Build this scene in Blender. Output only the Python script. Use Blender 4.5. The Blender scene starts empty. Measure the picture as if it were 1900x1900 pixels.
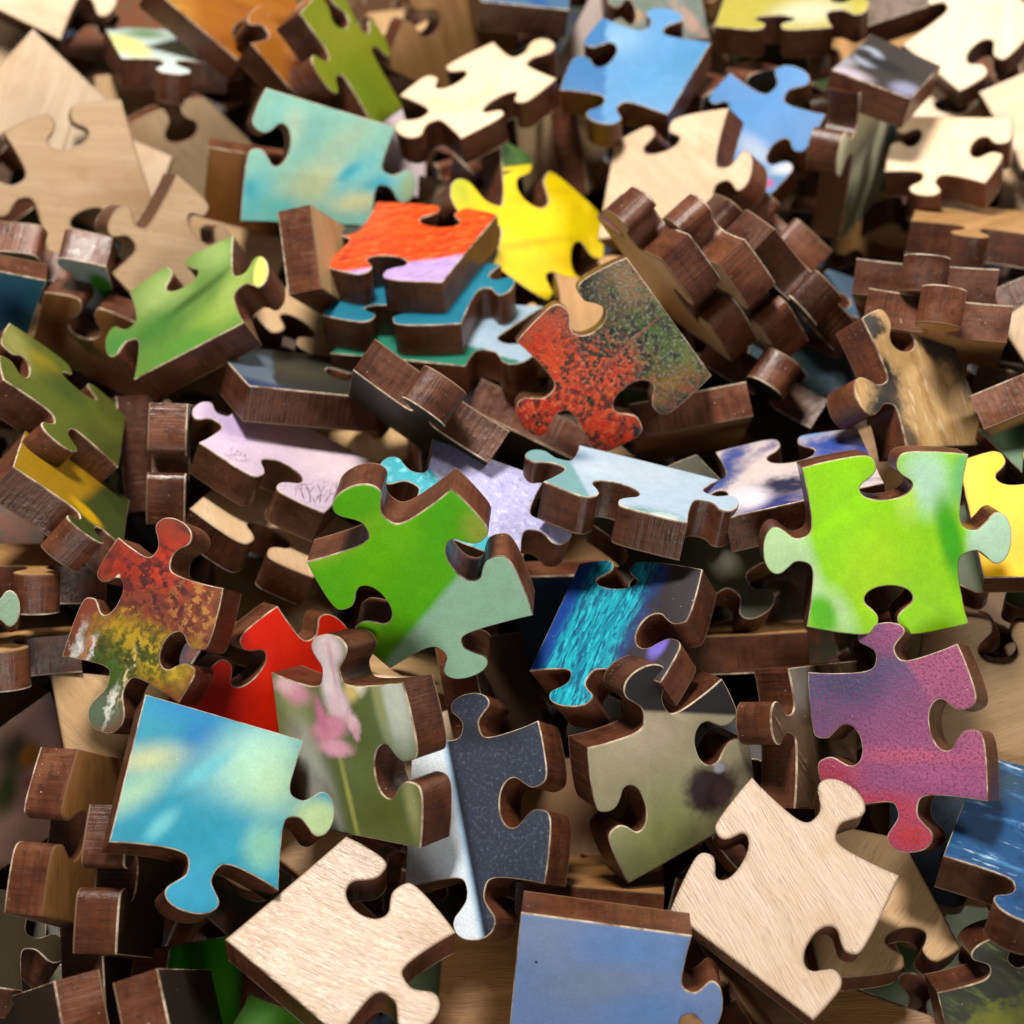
import bpy, math, random
from mathutils import Vector, Quaternion, noise as mnoise

S = bpy.context.scene
COL = S.collection
MM = 0.001
W = 20.0          # a jigsaw piece is about 20 mm across
T = 5.4           # and 5.4 mm thick

# ------------------------------------------------------------------ camera, room light, exposure
cam_data = bpy.data.cameras.new('camera')
cam = bpy.data.objects.new('camera', cam_data)
COL.objects.link(cam)
S.camera = cam
cam.location = (0.0, -0.10068, 0.21913)
cam.rotation_euler = (math.radians(90 - 58.0), 0, 0)
cam_data.sensor_width = 36
cam_data.lens = 36 * 2610 / 1900
cam_data.clip_start = 0.005
cam_data.clip_end = 20
cam_data.dof.use_dof = True
cam_data.dof.focus_distance = 0.176
cam_data.dof.aperture_fstop = cam_data.lens / 2.5
cam_data.dof.aperture_blades = 0

world = bpy.data.worlds.new('World')
S.world = world
world.use_nodes = True
bg = world.node_tree.nodes['Background']
bg.inputs['Color'].default_value = (0.98, 0.95, 0.92, 1)      # light bounced around the room
bg.inputs['Strength'].default_value = 0.07


def lamp(name, loc, target, size, power, colour):
    d = bpy.data.lights.new(name, 'AREA')
    d.shape = 'DISK'
    d.size = size
    d.energy = power
    d.color = colour
    o = bpy.data.objects.new(name, d)
    COL.objects.link(o)
    o.location = loc
    o.rotation_euler = (Vector(target) - Vector(loc)).to_track_quat('-Z', 'Y').to_euler()
    return o


lamp('ceiling_lamp', (-0.06, 0.19, 0.42), (0.0, 0.03, 0.045), 0.10, 3.35, (1.0, 0.93, 0.84))
lamp('right_fill_lamp', (0.36, 0.22, 0.34), (0.02, 0.03, 0.045), 0.14, 1.5, (1.0, 0.93, 0.84))  # added fill light, source unseen, for faces turned to the right
lamp('front_fill_lamp', (0.06, -0.48, 0.28), (0.0, 0.0, 0.045), 0.26, 1.25, (1.0, 0.93, 0.86))  # added front fill light for the cut edges, no window there

vs = S.view_settings
vs.view_transform = 'Standard'
vs.look = 'None'
vs.gamma = 1.0
vs.exposure = -0.06
S.cycles.max_bounces = 6
S.cycles.diffuse_bounces = 3
S.cycles.use_denoising = True
S.cycles.sample_clamp_indirect = 4.0


# ------------------------------------------------------------------ materials
class G:
    """small helper for node graphs"""
    def __init__(self, name):
        self.m = bpy.data.materials.new(name)
        self.m.use_nodes = True
        self.t = self.m.node_tree
        self.bsdf = self.t.nodes['Principled BSDF']

    def n(self, kind, **props):
        x = self.t.nodes.new(kind)
        for k, v in props.items():
            setattr(x, k, v)
        return x

    def put(self, sock, v):
        if isinstance(v, bpy.types.NodeSocket):
            self.t.links.new(v, sock)
        elif isinstance(v, tuple) and len(v) == 3 and sock.type == 'RGBA':
            sock.default_value = (*v, 1)
        else:
            sock.default_value = v

    def mapping(self, vec, loc=(0, 0, 0), rot=0.0, scale=(1, 1, 1), kind='POINT'):
        x = self.n('ShaderNodeMapping', vector_type=kind)
        self.put(x.inputs['Vector'], vec)
        x.inputs['Location'].default_value = loc
        x.inputs['Rotation'].default_value = (0, 0, rot)
        x.inputs['Scale'].default_value = scale
        return x.outputs[0]

    def noise(self, vec, scale, detail=3.0, rough=0.55, out='Fac'):
        x = self.n('ShaderNodeTexNoise')
        self.put(x.inputs['Vector'], vec)
        x.inputs['Scale'].default_value = scale
        x.inputs['Detail'].default_value = detail
        x.inputs['Roughness'].default_value = rough
        return x.outputs[out]

    def ramp(self, v, lo, hi, a=0.0, b=1.0):
        x = self.n('ShaderNodeMapRange', interpolation_type='SMOOTHSTEP')
        self.put(x.inputs['Value'], v)
        x.inputs['From Min'].default_value = lo
        x.inputs['From Max'].default_value = hi
        x.inputs['To Min'].default_value = a
        x.inputs['To Max'].default_value = b
        return x.outputs[0]

    def math(self, op, a, b=0.0):
        x = self.n('ShaderNodeMath', operation=op)
        self.put(x.inputs[0], a)
        self.put(x.inputs[1], b)
        return x.outputs[0]

    def vmath(self, op, a, b=None):
        x = self.n('ShaderNodeVectorMath', operation=op)
        self.put(x.inputs[0], a)
        if b is not None:
            self.put(x.inputs[1], b)
        return x.outputs['Value'] if op == 'LENGTH' else x.outputs[0]

    def mix(self, fac, a, b, blend='MIX'):
        x = self.n('ShaderNodeMix', data_type='RGBA', blend_type=blend)
        self.put(x.inputs[0], fac)
        self.put(x.inputs[6], a)
        self.put(x.inputs[7], b)
        return x.outputs[2]

    def uv(self, name):
        return self.n('ShaderNodeUVMap', uv_map=name).outputs[0]

    def rand(self):
        return self.n('ShaderNodeObjectInfo').outputs['Random']

    def bump(self, h, strength, dist):
        x = self.n('ShaderNodeBump')
        x.inputs['Strength'].default_value = strength
        x.inputs['Distance'].default_value = dist
        self.put(x.inputs['Height'], h)
        self.t.links.new(x.outputs[0], self.bsdf.inputs['Normal'])

    def done(self, colour, rough=0.5, spec=0.5):
        self.put(self.bsdf.inputs['Base Color'], colour)
        self.put(self.bsdf.inputs['Roughness'], rough)
        self.bsdf.inputs['Specular IOR Level'].default_value = spec
        return self.m


def cut_edge_material():
    """laser cut side of the board: dark red brown, smoky, ridged along the thickness"""
    g = G('laser_cut_edge')
    uv = g.uv('face')
    off = g.math('MULTIPLY', g.rand(), 37.0)
    cmb = g.n('ShaderNodeCombineXYZ')
    g.put(cmb.inputs[2], off)
    p = g.vmath('ADD', uv, cmb.outputs[0])
    ridges = g.noise(g.mapping(p, scale=(34, 2.2, 1)), 1.0, 4, 0.62)
    cloud = g.noise(g.mapping(p, scale=(3.2, 4.5, 1)), 1.0, 4, 0.6)
    flake = g.noise(g.mapping(p, scale=(26, 20, 1)), 1.0, 2, 0.5)
    ply = g.noise(g.mapping(p, scale=(1.2, 26, 1)), 1.0, 2, 0.5)
    c = g.mix(g.ramp(cloud, 0.34, 0.66), (0.125, 0.034, 0.0125), (0.32, 0.100, 0.037))
    c = g.mix(g.math('MULTIPLY', g.ramp(ridges, 0.45, 0.72), 0.38), c, (0.36, 0.135, 0.058))
    c = g.mix(g.math('MULTIPLY', g.ramp(g.noise(g.mapping(p, scale=(5, 3, 1)), 1.0, 3), 0.5, 0.72), 0.6), c, (0.33, 0.098, 0.026))
    c = g.mix(g.math('MULTIPLY', g.ramp(ply, 0.50, 0.66), 0.35), c, (0.040, 0.016, 0.010))
    c = g.mix(g.math('MULTIPLY', g.ramp(flake, 0.60, 0.70), 0.55), c, (0.036, 0.015, 0.010))
    mote = g.noise(p, 48, 1, 0.4)
    burn = g.noise(g.mapping(p, scale=(15, 1.1, 1)), 1.0, 3, 0.6)
    c = g.mix(g.math('MULTIPLY', g.ramp(burn, 0.54, 0.70), 0.45), c, (0.040, 0.0135, 0.007))
    sep = g.n('ShaderNodeSeparateXYZ')
    g.put(sep.inputs[0], uv)
    v = sep.outputs[1]
    # smoke stain near both faces, wavy
    w = g.math('ADD', v, g.math('MULTIPLY', g.math('SUBTRACT', cloud, 0.5), 0.10))
    c = g.mix(g.math('MULTIPLY', g.ramp(w, 0.062, 0.02), 0.7), c, (0.024, 0.010, 0.007))
    c = g.mix(g.math('MULTIPLY', g.ramp(w, 0.205, 0.245), 0.55), c, (0.030, 0.012, 0.008))
    c = g.mix(g.ramp(mote, 0.76, 0.80, 0, 0.6), c, (0.5, 0.40, 0.30))
    tone = g.math('ADD', g.math('MULTIPLY', g.rand(), 0.7), 0.72)
    hsv = g.n('ShaderNodeHueSaturation')
    g.put(hsv.inputs['Value'], tone)
    g.put(hsv.inputs['Color'], c)
    g.bump(g.math('ADD', ridges, g.math('MULTIPLY', flake, 0.5)), 0.7, 0.00018)
    r = g.ramp(cloud, 0.3, 0.7, 0.27, 0.5)
    return g.done(hsv.outputs[0], r, 0.48)


WOOD_TONES = {'pale': ((0.45, 0.31, 0.178), (0.53, 0.385, 0.24)), 'tan': ((0.39, 0.245, 0.112), (0.49, 0.325, 0.165)),
         'amber': ((0.29, 0.15, 0.052), (0.39, 0.22, 0.085)), 'birch': ((0.62, 0.465, 0.31), (0.71, 0.57, 0.405)), 'umber': ((0.21, 0.095, 0.028), (0.29, 0.145, 0.048)), 'silver': ((0.43, 0.325, 0.24), (0.50, 0.39, 0.30))}  # tones of one wood: browner keys paint in shade, whitest paints in glare
_wood = {}


def wood_material(kind, ang):
    key = (kind, round(ang, 1))
    if key in _wood:
        return _wood[key]
    g = G(kind + '_ply')
    a, b = WOOD_TONES[kind]
    uv = g.uv('face')
    off = g.math('MULTIPLY', g.rand(), 23.0)
    cmb = g.n('ShaderNodeCombineXYZ')
    g.put(cmb.inputs[0], off)
    g.put(cmb.inputs[1], off)
    p = g.mapping(g.vmath('ADD', uv, cmb.outputs[0]), rot=-ang)
    warp = g.noise(g.mapping(p, scale=(1.2, 3, 1)), 1.0, 2)
    p2 = g.vmath('ADD', p, g.vmath('MULTIPLY', g.noise(p, 1.6, 2, out='Color'), (0.0, 0.10, 0.0)))
    band = g.noise(g.mapping(p2, scale=(0.5, 9, 1)), 1.0, 4, 0.6)
    fine = g.noise(g.mapping(p2, scale=(3.5, 90, 1)), 1.0, 3, 0.6)
    pore = g.noise(g.mapping(p2, scale=(9, 70, 1)), 1.0, 1, 0.5)
    c = g.mix(g.ramp(band, 0.3, 0.7), a, b)
    dark = tuple(x * 0.74 for x in a)
    c = g.mix(g.math('MULTIPLY', g.ramp(fine, 0.48, 0.72), 0.22 if kind == 'silver' else 0.42), c, dark)
    c = g.mix(g.math('MULTIPLY', g.ramp(pore, 0.64, 0.74), 0.55), c, tuple(x * 0.55 for x in a))
    c = g.mix(g.math('MULTIPLY', g.ramp(warp, 0.5, 0.8), 0.30), c, (a[0] * 0.86, a[1] * 0.74, a[2] * 0.60))
    blot = g.noise(p, 1.7, 4, 0.6)
    c = g.mix(g.math('MULTIPLY', g.ramp(blot, 0.50, 0.72), 0.5), c, (a[0] * 0.80, a[1] * 0.66, a[2] * 0.50))
    # smoke halo left by the laser along the outline
    c = g.mix(g.n('ShaderNodeVertexColor', layer_name='rim').outputs[0], c, (0.10, 0.05, 0.025))
    hsv = g.n('ShaderNodeHueSaturation')
    g.put(hsv.inputs['Value'], g.math('ADD', g.math('MULTIPLY', g.rand(), 0.22), 0.90))
    g.put(hsv.inputs['Color'], c)
    if kind == 'silver':
        g.bump(g.math('ADD', fine, pore), 0.9, 0.00016)
        _wood[key] = g.done(hsv.outputs[0], g.ramp(fine, 0.35, 0.65, 0.30, 0.50), 0.7)
    else:
        g.bump(g.math('ADD', fine, pore), 0.35, 0.00010)
        _wood[key] = g.done(hsv.outputs[0], 0.48, 0.45)
    return _wood[key]


def print_material(base, layers, rough, bump):
    """picture side: soft colour fields laid over each other, in piece-widths from the piece's middle"""
    g = G('printed_picture')
    uv = g.uv('face')
    c = g.mix(0.0, base, base)

    def bent(amount):
        if not amount:
            return uv
        nz = g.vmath('SUBTRACT', g.noise(uv, 11.0, 4, 0.62, out='Color'), (0.5, 0.5, 0.5))
        return g.vmath('ADD', uv, g.vmath('MULTIPLY', nz, (amount * 2.4,) * 3))

    def ellipse(x, y, a, rx, ry, soft, bend):
        q = g.mapping(bent(bend), (x, y, 0), a, (rx, ry, 1), 'TEXTURE')
        return g.ramp(g.vmath('LENGTH', g.vmath('MULTIPLY', q, (1, 1, 0))), 1 + soft * 0.6, max(0.0, 1 - soft))

    def side(x, y, a, soft, bend):
        q = g.mapping(bent(bend), (x, y, 0), a, (1, 1, 1), 'TEXTURE')
        s = g.n('ShaderNodeSeparateXYZ')
        g.put(s.inputs[0], q)
        return g.ramp(s.outputs[0], -soft, soft)

    def speck(scale, lo, hi, ang):
        q = uv if ang is None else g.mapping(g.mapping(uv, rot=-ang), scale=(0.22, 1, 1))
        return g.ramp(g.noise(q, scale, 4, 0.62), lo, hi)

    for ly in layers:
        k = ly[0]
        if k == 'B':
            f = ellipse(*ly[1:6], ly[7], ly[8])
        elif k == 'H':
            f = side(ly[1], ly[2], ly[3], ly[4], ly[6])
        elif k == 'NS':
            f = speck(ly[1], ly[2], ly[3], ly[4])
        elif k == 'NB':
            f = g.math('MULTIPLY', ellipse(*ly[1:6], ly[7], 0), speck(ly[8], ly[9], ly[10], None))
        elif k == 'VE':
            q = g.mapping(bent(0.05), scale=(1.0, 0.45, 1))
            v = g.n('ShaderNodeTexVoronoi', feature='DISTANCE_TO_EDGE')
            g.put(v.inputs['Vector'], q)
            v.inputs['Scale'].default_value = ly[8]
            f = g.math('MULTIPLY', ellipse(*ly[1:6], ly[7], 0), g.ramp(v.outputs['Distance'], ly[9], ly[9] * 0.3))
            f = g.math('MULTIPLY', f, 0.8)
        elif k == 'NSH':
            f = g.math('MULTIPLY', side(ly[1], ly[2], ly[3], 0.02, 0), speck(ly[4], ly[5], ly[6], ly[7]))
        c = g.mix(f, c, ly[{'B': 6, 'H': 5, 'NS': 5, 'NB': 6, 'VE': 6, 'NSH': 8}[k]])
    tooth = g.noise(uv, 60, 2, 0.6)
    c = g.mix(g.ramp(tooth, 0.3, 0.7, 0.0, 0.10), c, (0.02, 0.02, 0.02))
    mott = g.noise(uv, 9, 5, 0.7)
    hsv = g.n('ShaderNodeHueSaturation')
    g.put(hsv.inputs['Value'], g.ramp(mott, 0.32, 0.68, 0.93, 1.06))
    hsv.inputs['Saturation'].default_value = 1.02
    g.put(hsv.inputs['Color'], c)
    c = hsv.outputs[0]
    dust = g.noise(uv, 34, 1, 0.4)
    c = g.mix(g.ramp(dust, 0.785, 0.82, 0, 0.45), c, (0.75, 0.72, 0.68))
    if bump:
        h = g.noise(uv, bump[0], 3, 0.65)
        g.bump(h, min(1.0, bump[1] * 3), 0.00022)
    else:
        g.bump(tooth, 0.22, 0.00006)
    return g.done(c, rough + 0.08, 0.3)


def plain_material(name, colour, rough=0.6, vary=0.0):
    g = G(name)
    uv = g.uv('face')
    z = g.noise(uv, 14, 3)
    c = g.mix(g.ramp(z, 0.35, 0.65), colour, tuple(x * (1 - vary) for x in colour))
    g.bump(z, 0.25, 0.00005)
    return g.done(c, rough, 0.4)


M_EDGE = cut_edge_material()
def paper_material():
    g = G('paper_rim')
    uv = g.uv('face')
    z = g.noise(uv, 14, 3)
    wear = g.noise(uv, 3.2, 4, 0.65)
    c = g.mix(g.ramp(z, 0.35, 0.65), (0.52, 0.43, 0.32), (0.30, 0.22, 0.15))
    c = g.mix(g.math('MULTIPLY', g.ramp(wear, 0.47, 0.60), 0.85), c, (0.12, 0.055, 0.028))
    g.bump(z, 0.25, 0.00005)
    return g.done(c, 0.6, 0.3)


M_PAPER = paper_material()
BACK_INKS = [plain_material('printed_back', c, 0.42, 0.25) for c in
             ((0.02, 0.03, 0.018), (0.03, 0.028, 0.024), (0.05, 0.07, 0.03), (0.03, 0.05, 0.08), (0.10, 0.055, 0.03))]


# ------------------------------------------------------------------ the table top under the heap
def table():
    g = G('table_wood')
    tc = g.n('ShaderNodeTexCoord').outputs['Object']
    z = g.noise(g.mapping(tc, scale=(20, 260, 20)), 1.0, 5, 0.6)
    c = g.mix(g.ramp(z, 0.35, 0.7), (0.060, 0.030, 0.016), (0.12, 0.062, 0.033))
    g.bump(z, 0.2, 0.0003)
    mat = g.done(c, 0.45, 0.4)
    me = bpy.data.meshes.new('table_top')
    x, y, t = 0.55, 0.45, 0.03
    b = 0.003
    vs_, fs = [], []
    for sx, sy, z_ in [(x, y, -t), (x, y, -b), (x - b, y - b, 0)]:
        vs_ += [(-sx, -sy, z_), (sx, -sy, z_), (sx, sy, z_), (-sx, sy, z_)]
    for r in (0, 4):
        for i in range(4):
            j = (i + 1) % 4
            fs.append((r + i, r + j, r + 4 + j, r + 4 + i))
    fs += [(8, 9, 10, 11), (3, 2, 1, 0)]
    me.from_pydata(vs_, [], fs)
    me.materials.append(mat)
    o = bpy.data.objects.new('table_top', me)
    COL.objects.link(o)
    o['kind'] = 'structure'
    o['label'] = 'dark brown table top under the heap of jigsaw pieces'


table()


# ------------------------------------------------------------------ one jigsaw piece
def edge_points(A, B, e, rng):
    """outline from corner A to corner B; e = 0 for a straight side or (position, depth) of a knob (+) or notch (-)"""
    d = B - A
    ln = d.length
    u = d / ln
    n = Vector((-u.y, u.x))
    if not e:
        k = rng.uniform(-0.006, 0.006) * ln
        return [A + u * (ln * s) + n * (k * 4 * s * (1 - s)) for s in (0, .12, .25, .37, .5, .63, .75, .88)]
    t0, dep = e
    sg = 1 if dep > 0 else -1
    D = abs(dep)
    q = min(ln, 1.1 * W)
    hw = q * 0.155 * rng.uniform(0.92, 1.08)
    nw = q * 0.068 * rng.uniform(0.9, 1.12)
    b = q * 0.05 * rng.uniform(0.7, 1.3)
    b2 = q * 0.05 * rng.uniform(0.7, 1.3)
    lean = q * 0.022 * rng.uniform(-1, 1)
    c = t0 * ln
    head = [(-nw - 0.055 * q, -b * 0.95), (-nw - 0.012 * q, -b * 0.62 + 0.012 * q), (-nw * 0.97, 0.20 * D), (-nw - 0.035 * q, 0.40 * D),
            (-hw * 0.95, 0.56 * D), (-hw, 0.72 * D), (-hw * 0.80, 0.88 * D), (-hw * 0.42, 0.975 * D)]
    pts = [(0.0, 0.0), (0.28 * (c - nw), -b * 0.50), (0.66 * (c - nw), -b * 0.95)]
    pts += [(c + x + lean * max(0, y) / D, y) for x, y in head]
    pts += [(c + lean, D)]
    pts += [(c - x + lean * max(0, y) / D, y if y > 0 else y / b * b2) for x, y in reversed(head)]
    r = ln - c - nw
    pts += [(ln - 0.66 * r, -b2 * 0.95), (ln - 0.28 * r, -b2 * 0.50), (ln, 0.0)]
    P = [Vector(p) for p in pts]
    out = []
    for i in range(len(P) - 1):
        p0 = P[i - 1] if i else P[0] * 2 - P[1]
        p1, p2 = P[i], P[i + 1]
        p3 = P[i + 2] if i + 2 < len(P) else P[-1] * 2 - P[-2]
        for s in (0.0, 0.34, 0.67):
            v = 0.5 * ((2 * p1) + (p2 - p0) * s + (2 * p0 - 5 * p1 + 4 * p2 - p3) * s * s + (3 * p1 - p0 - 3 * p2 + p3) * s ** 3)
            out.append(A + u * v.x + n * (v.y * sg))
    return out


def inset(pts, r):
    """move every outline point r inwards; the outline runs counter-clockwise"""
    k = len(pts)
    res = []
    for i in range(k):
        a, b, c = pts[i - 1], pts[i], pts[(i + 1) % k]
        d1 = (b - a).normalized()
        d2 = (c - b).normalized()
        n = Vector((-(d1.y + d2.y), d1.x + d2.x))
        if n.length < 1e-6:
            n = Vector((-d1.y, d1.x))
        n.normalize()
        res.append(b + n * (r / max(0.6, Vector((-d1.y, d1.x)).dot(n))))
    for _ in range(8):                              # undo crossings in tight hollows
        bad = False
        for i in range(k):
            j = (i + 1) % k
            if (res[j] - res[i]).dot(pts[j] - pts[i]) < -1e-9:
                res[i] = res[j] = (res[i] + res[j]) / 2
                bad = True
        if not bad:
            break
    return res


def ring_mesh(name, rings, cap, slots, wall_slot, cap_slot, arc, ang=math.radians(38), flip=False, rim=None):
    """stack of outline rings [(points, z)], optional cap on the last one; UV 'face' in piece-widths, or (arc, height) on walls"""
    k = len(rings[0][0])
    verts = [(p.x * MM, p.y * MM, z * MM) for pts, z in rings for p in pts]
    faces, idx = [], []
    for r in range(len(rings) - 1):
        for i in range(k):
            j = (i + 1) % k
            f = (r * k + i, r * k + j, (r + 1) * k + j, (r + 1) * k + i)
            faces.append(f[::-1] if flip else f)
            idx.append(wall_slot if r < len(rings) - 2 or not cap else cap_slot)
    if cap:
        f = tuple(range((len(rings) - 1) * k, len(rings) * k))
        faces.append(f[::-1] if flip else f)
        idx.append(cap_slot)
    me = bpy.data.meshes.new(name)
    me.from_pydata(verts, [], faces)
    me.polygons.foreach_set('material_index', idx)
    for m in slots:
        me.materials.append(m)
    uvl = me.uv_layers.new(name='face')
    data = []
    for poly in me.polygons:
        for li in poly.loop_indices:
            vi = me.loops[li].vertex_index
            if arc is not None:
                i = vi % k
                a = arc[i]
                if i == 0 and any(me.loops[x].vertex_index % k == k - 1 for x in poly.loop_indices):
                    a = arc[k]
                data += [a / W, rings[vi // k][1] / -W]
            else:
                v = me.vertices[vi].co
                data += [v.x / MM / W, v.y / MM / W]
    uvl.data.foreach_set('uv', data)
    if rim is not None:
        ca = me.color_attributes.new('rim', 'FLOAT_COLOR', 'POINT')
        cd = []
        for _, z in rings:
            pass
        for r in range(len(rings)):
            cd += [rim[r], rim[r], rim[r], 1.0] * k
        ca.data.foreach_set('color', cd)
    me.polygons.foreach_set('use_smooth', [True] * len(me.polygons))
    me.set_sharp_from_angle(angle=ang)
    return me


def part(name, me, parent):
    o = bpy.data.objects.new(name, me)
    COL.objects.link(o)
    o.parent = parent
    return o


def jigsaw_piece(rec):
    label, loc, quat, cs, es, face, extra, seed, gang = rec
    rng = random.Random(seed)
    C = [Vector((cs[i], cs[i + 1])) for i in (0, 2, 4, 6)]
    pts = []
    for i in range(4):
        pts += edge_points(C[i], C[(i + 1) % 4], es[i], rng)
    pts.reverse()                                   # counter-clockwise seen from the upper face
    clean = [pts[0]]
    for p in pts[1:]:
        if (p - clean[-1]).length > 0.02:
            clean.append(p)
    if (clean[0] - clean[-1]).length < 0.02:
        clean.pop()
    pts = clean
    arc = [0.0]
    for i in range(len(pts)):
        arc.append(arc[-1] + (pts[(i + 1) % len(pts)] - pts[i]).length)
    root = bpy.data.objects.new('jigsaw_piece', None)
    COL.objects.link(root)
    root.empty_display_size = 0.004
    root.location = [x * MM for x in loc]
    root.rotation_mode = 'QUATERNION'
    root.rotation_quaternion = quat
    root['label'] = label
    root['category'] = 'jigsaw piece'
    root['group'] = 'wooden jigsaw pieces heaped in the pile'
    is_wood = isinstance(face, str)
    i1, i2, i3 = inset(pts, 0.10), inset(pts, 0.22), inset(pts, 0.46)
    h = 0.27
    # slab heights are measured from the hidden face (the Empty) up to T
    if is_wood:
        m = wood_material(face, gang)
        up = ring_mesh('wooden_face', [(pts, T - h), (pts, T - 0.10), (i1, T - 0.02), (i2, T), (i3, T)], True, [m], 0, 0, None, rim=(0.85, 0.85, 0.6, 0.30, 0.0))
        part('wooden_face', up, root)
        dn = ring_mesh('printed_face', [(pts, h), (pts, 0.08), (i1, 0.0)], True, [M_PAPER, BACK_INKS[seed % len(BACK_INKS)]], 0, 1, None, flip=True)
        part('printed_face', dn, root)
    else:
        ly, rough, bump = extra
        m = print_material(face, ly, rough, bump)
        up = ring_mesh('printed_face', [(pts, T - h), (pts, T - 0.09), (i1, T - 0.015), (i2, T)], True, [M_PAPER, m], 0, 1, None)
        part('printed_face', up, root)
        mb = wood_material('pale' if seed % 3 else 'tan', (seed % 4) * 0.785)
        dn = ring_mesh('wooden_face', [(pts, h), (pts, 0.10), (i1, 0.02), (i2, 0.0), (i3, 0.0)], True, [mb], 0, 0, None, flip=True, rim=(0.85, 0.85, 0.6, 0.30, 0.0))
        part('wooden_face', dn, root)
    wall = ring_mesh('cut_edge', [(pts, h), (pts, T - h)], False, [M_EDGE], 0, 0, arc)
    part('cut_edge', wall, root)
    return root


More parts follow.
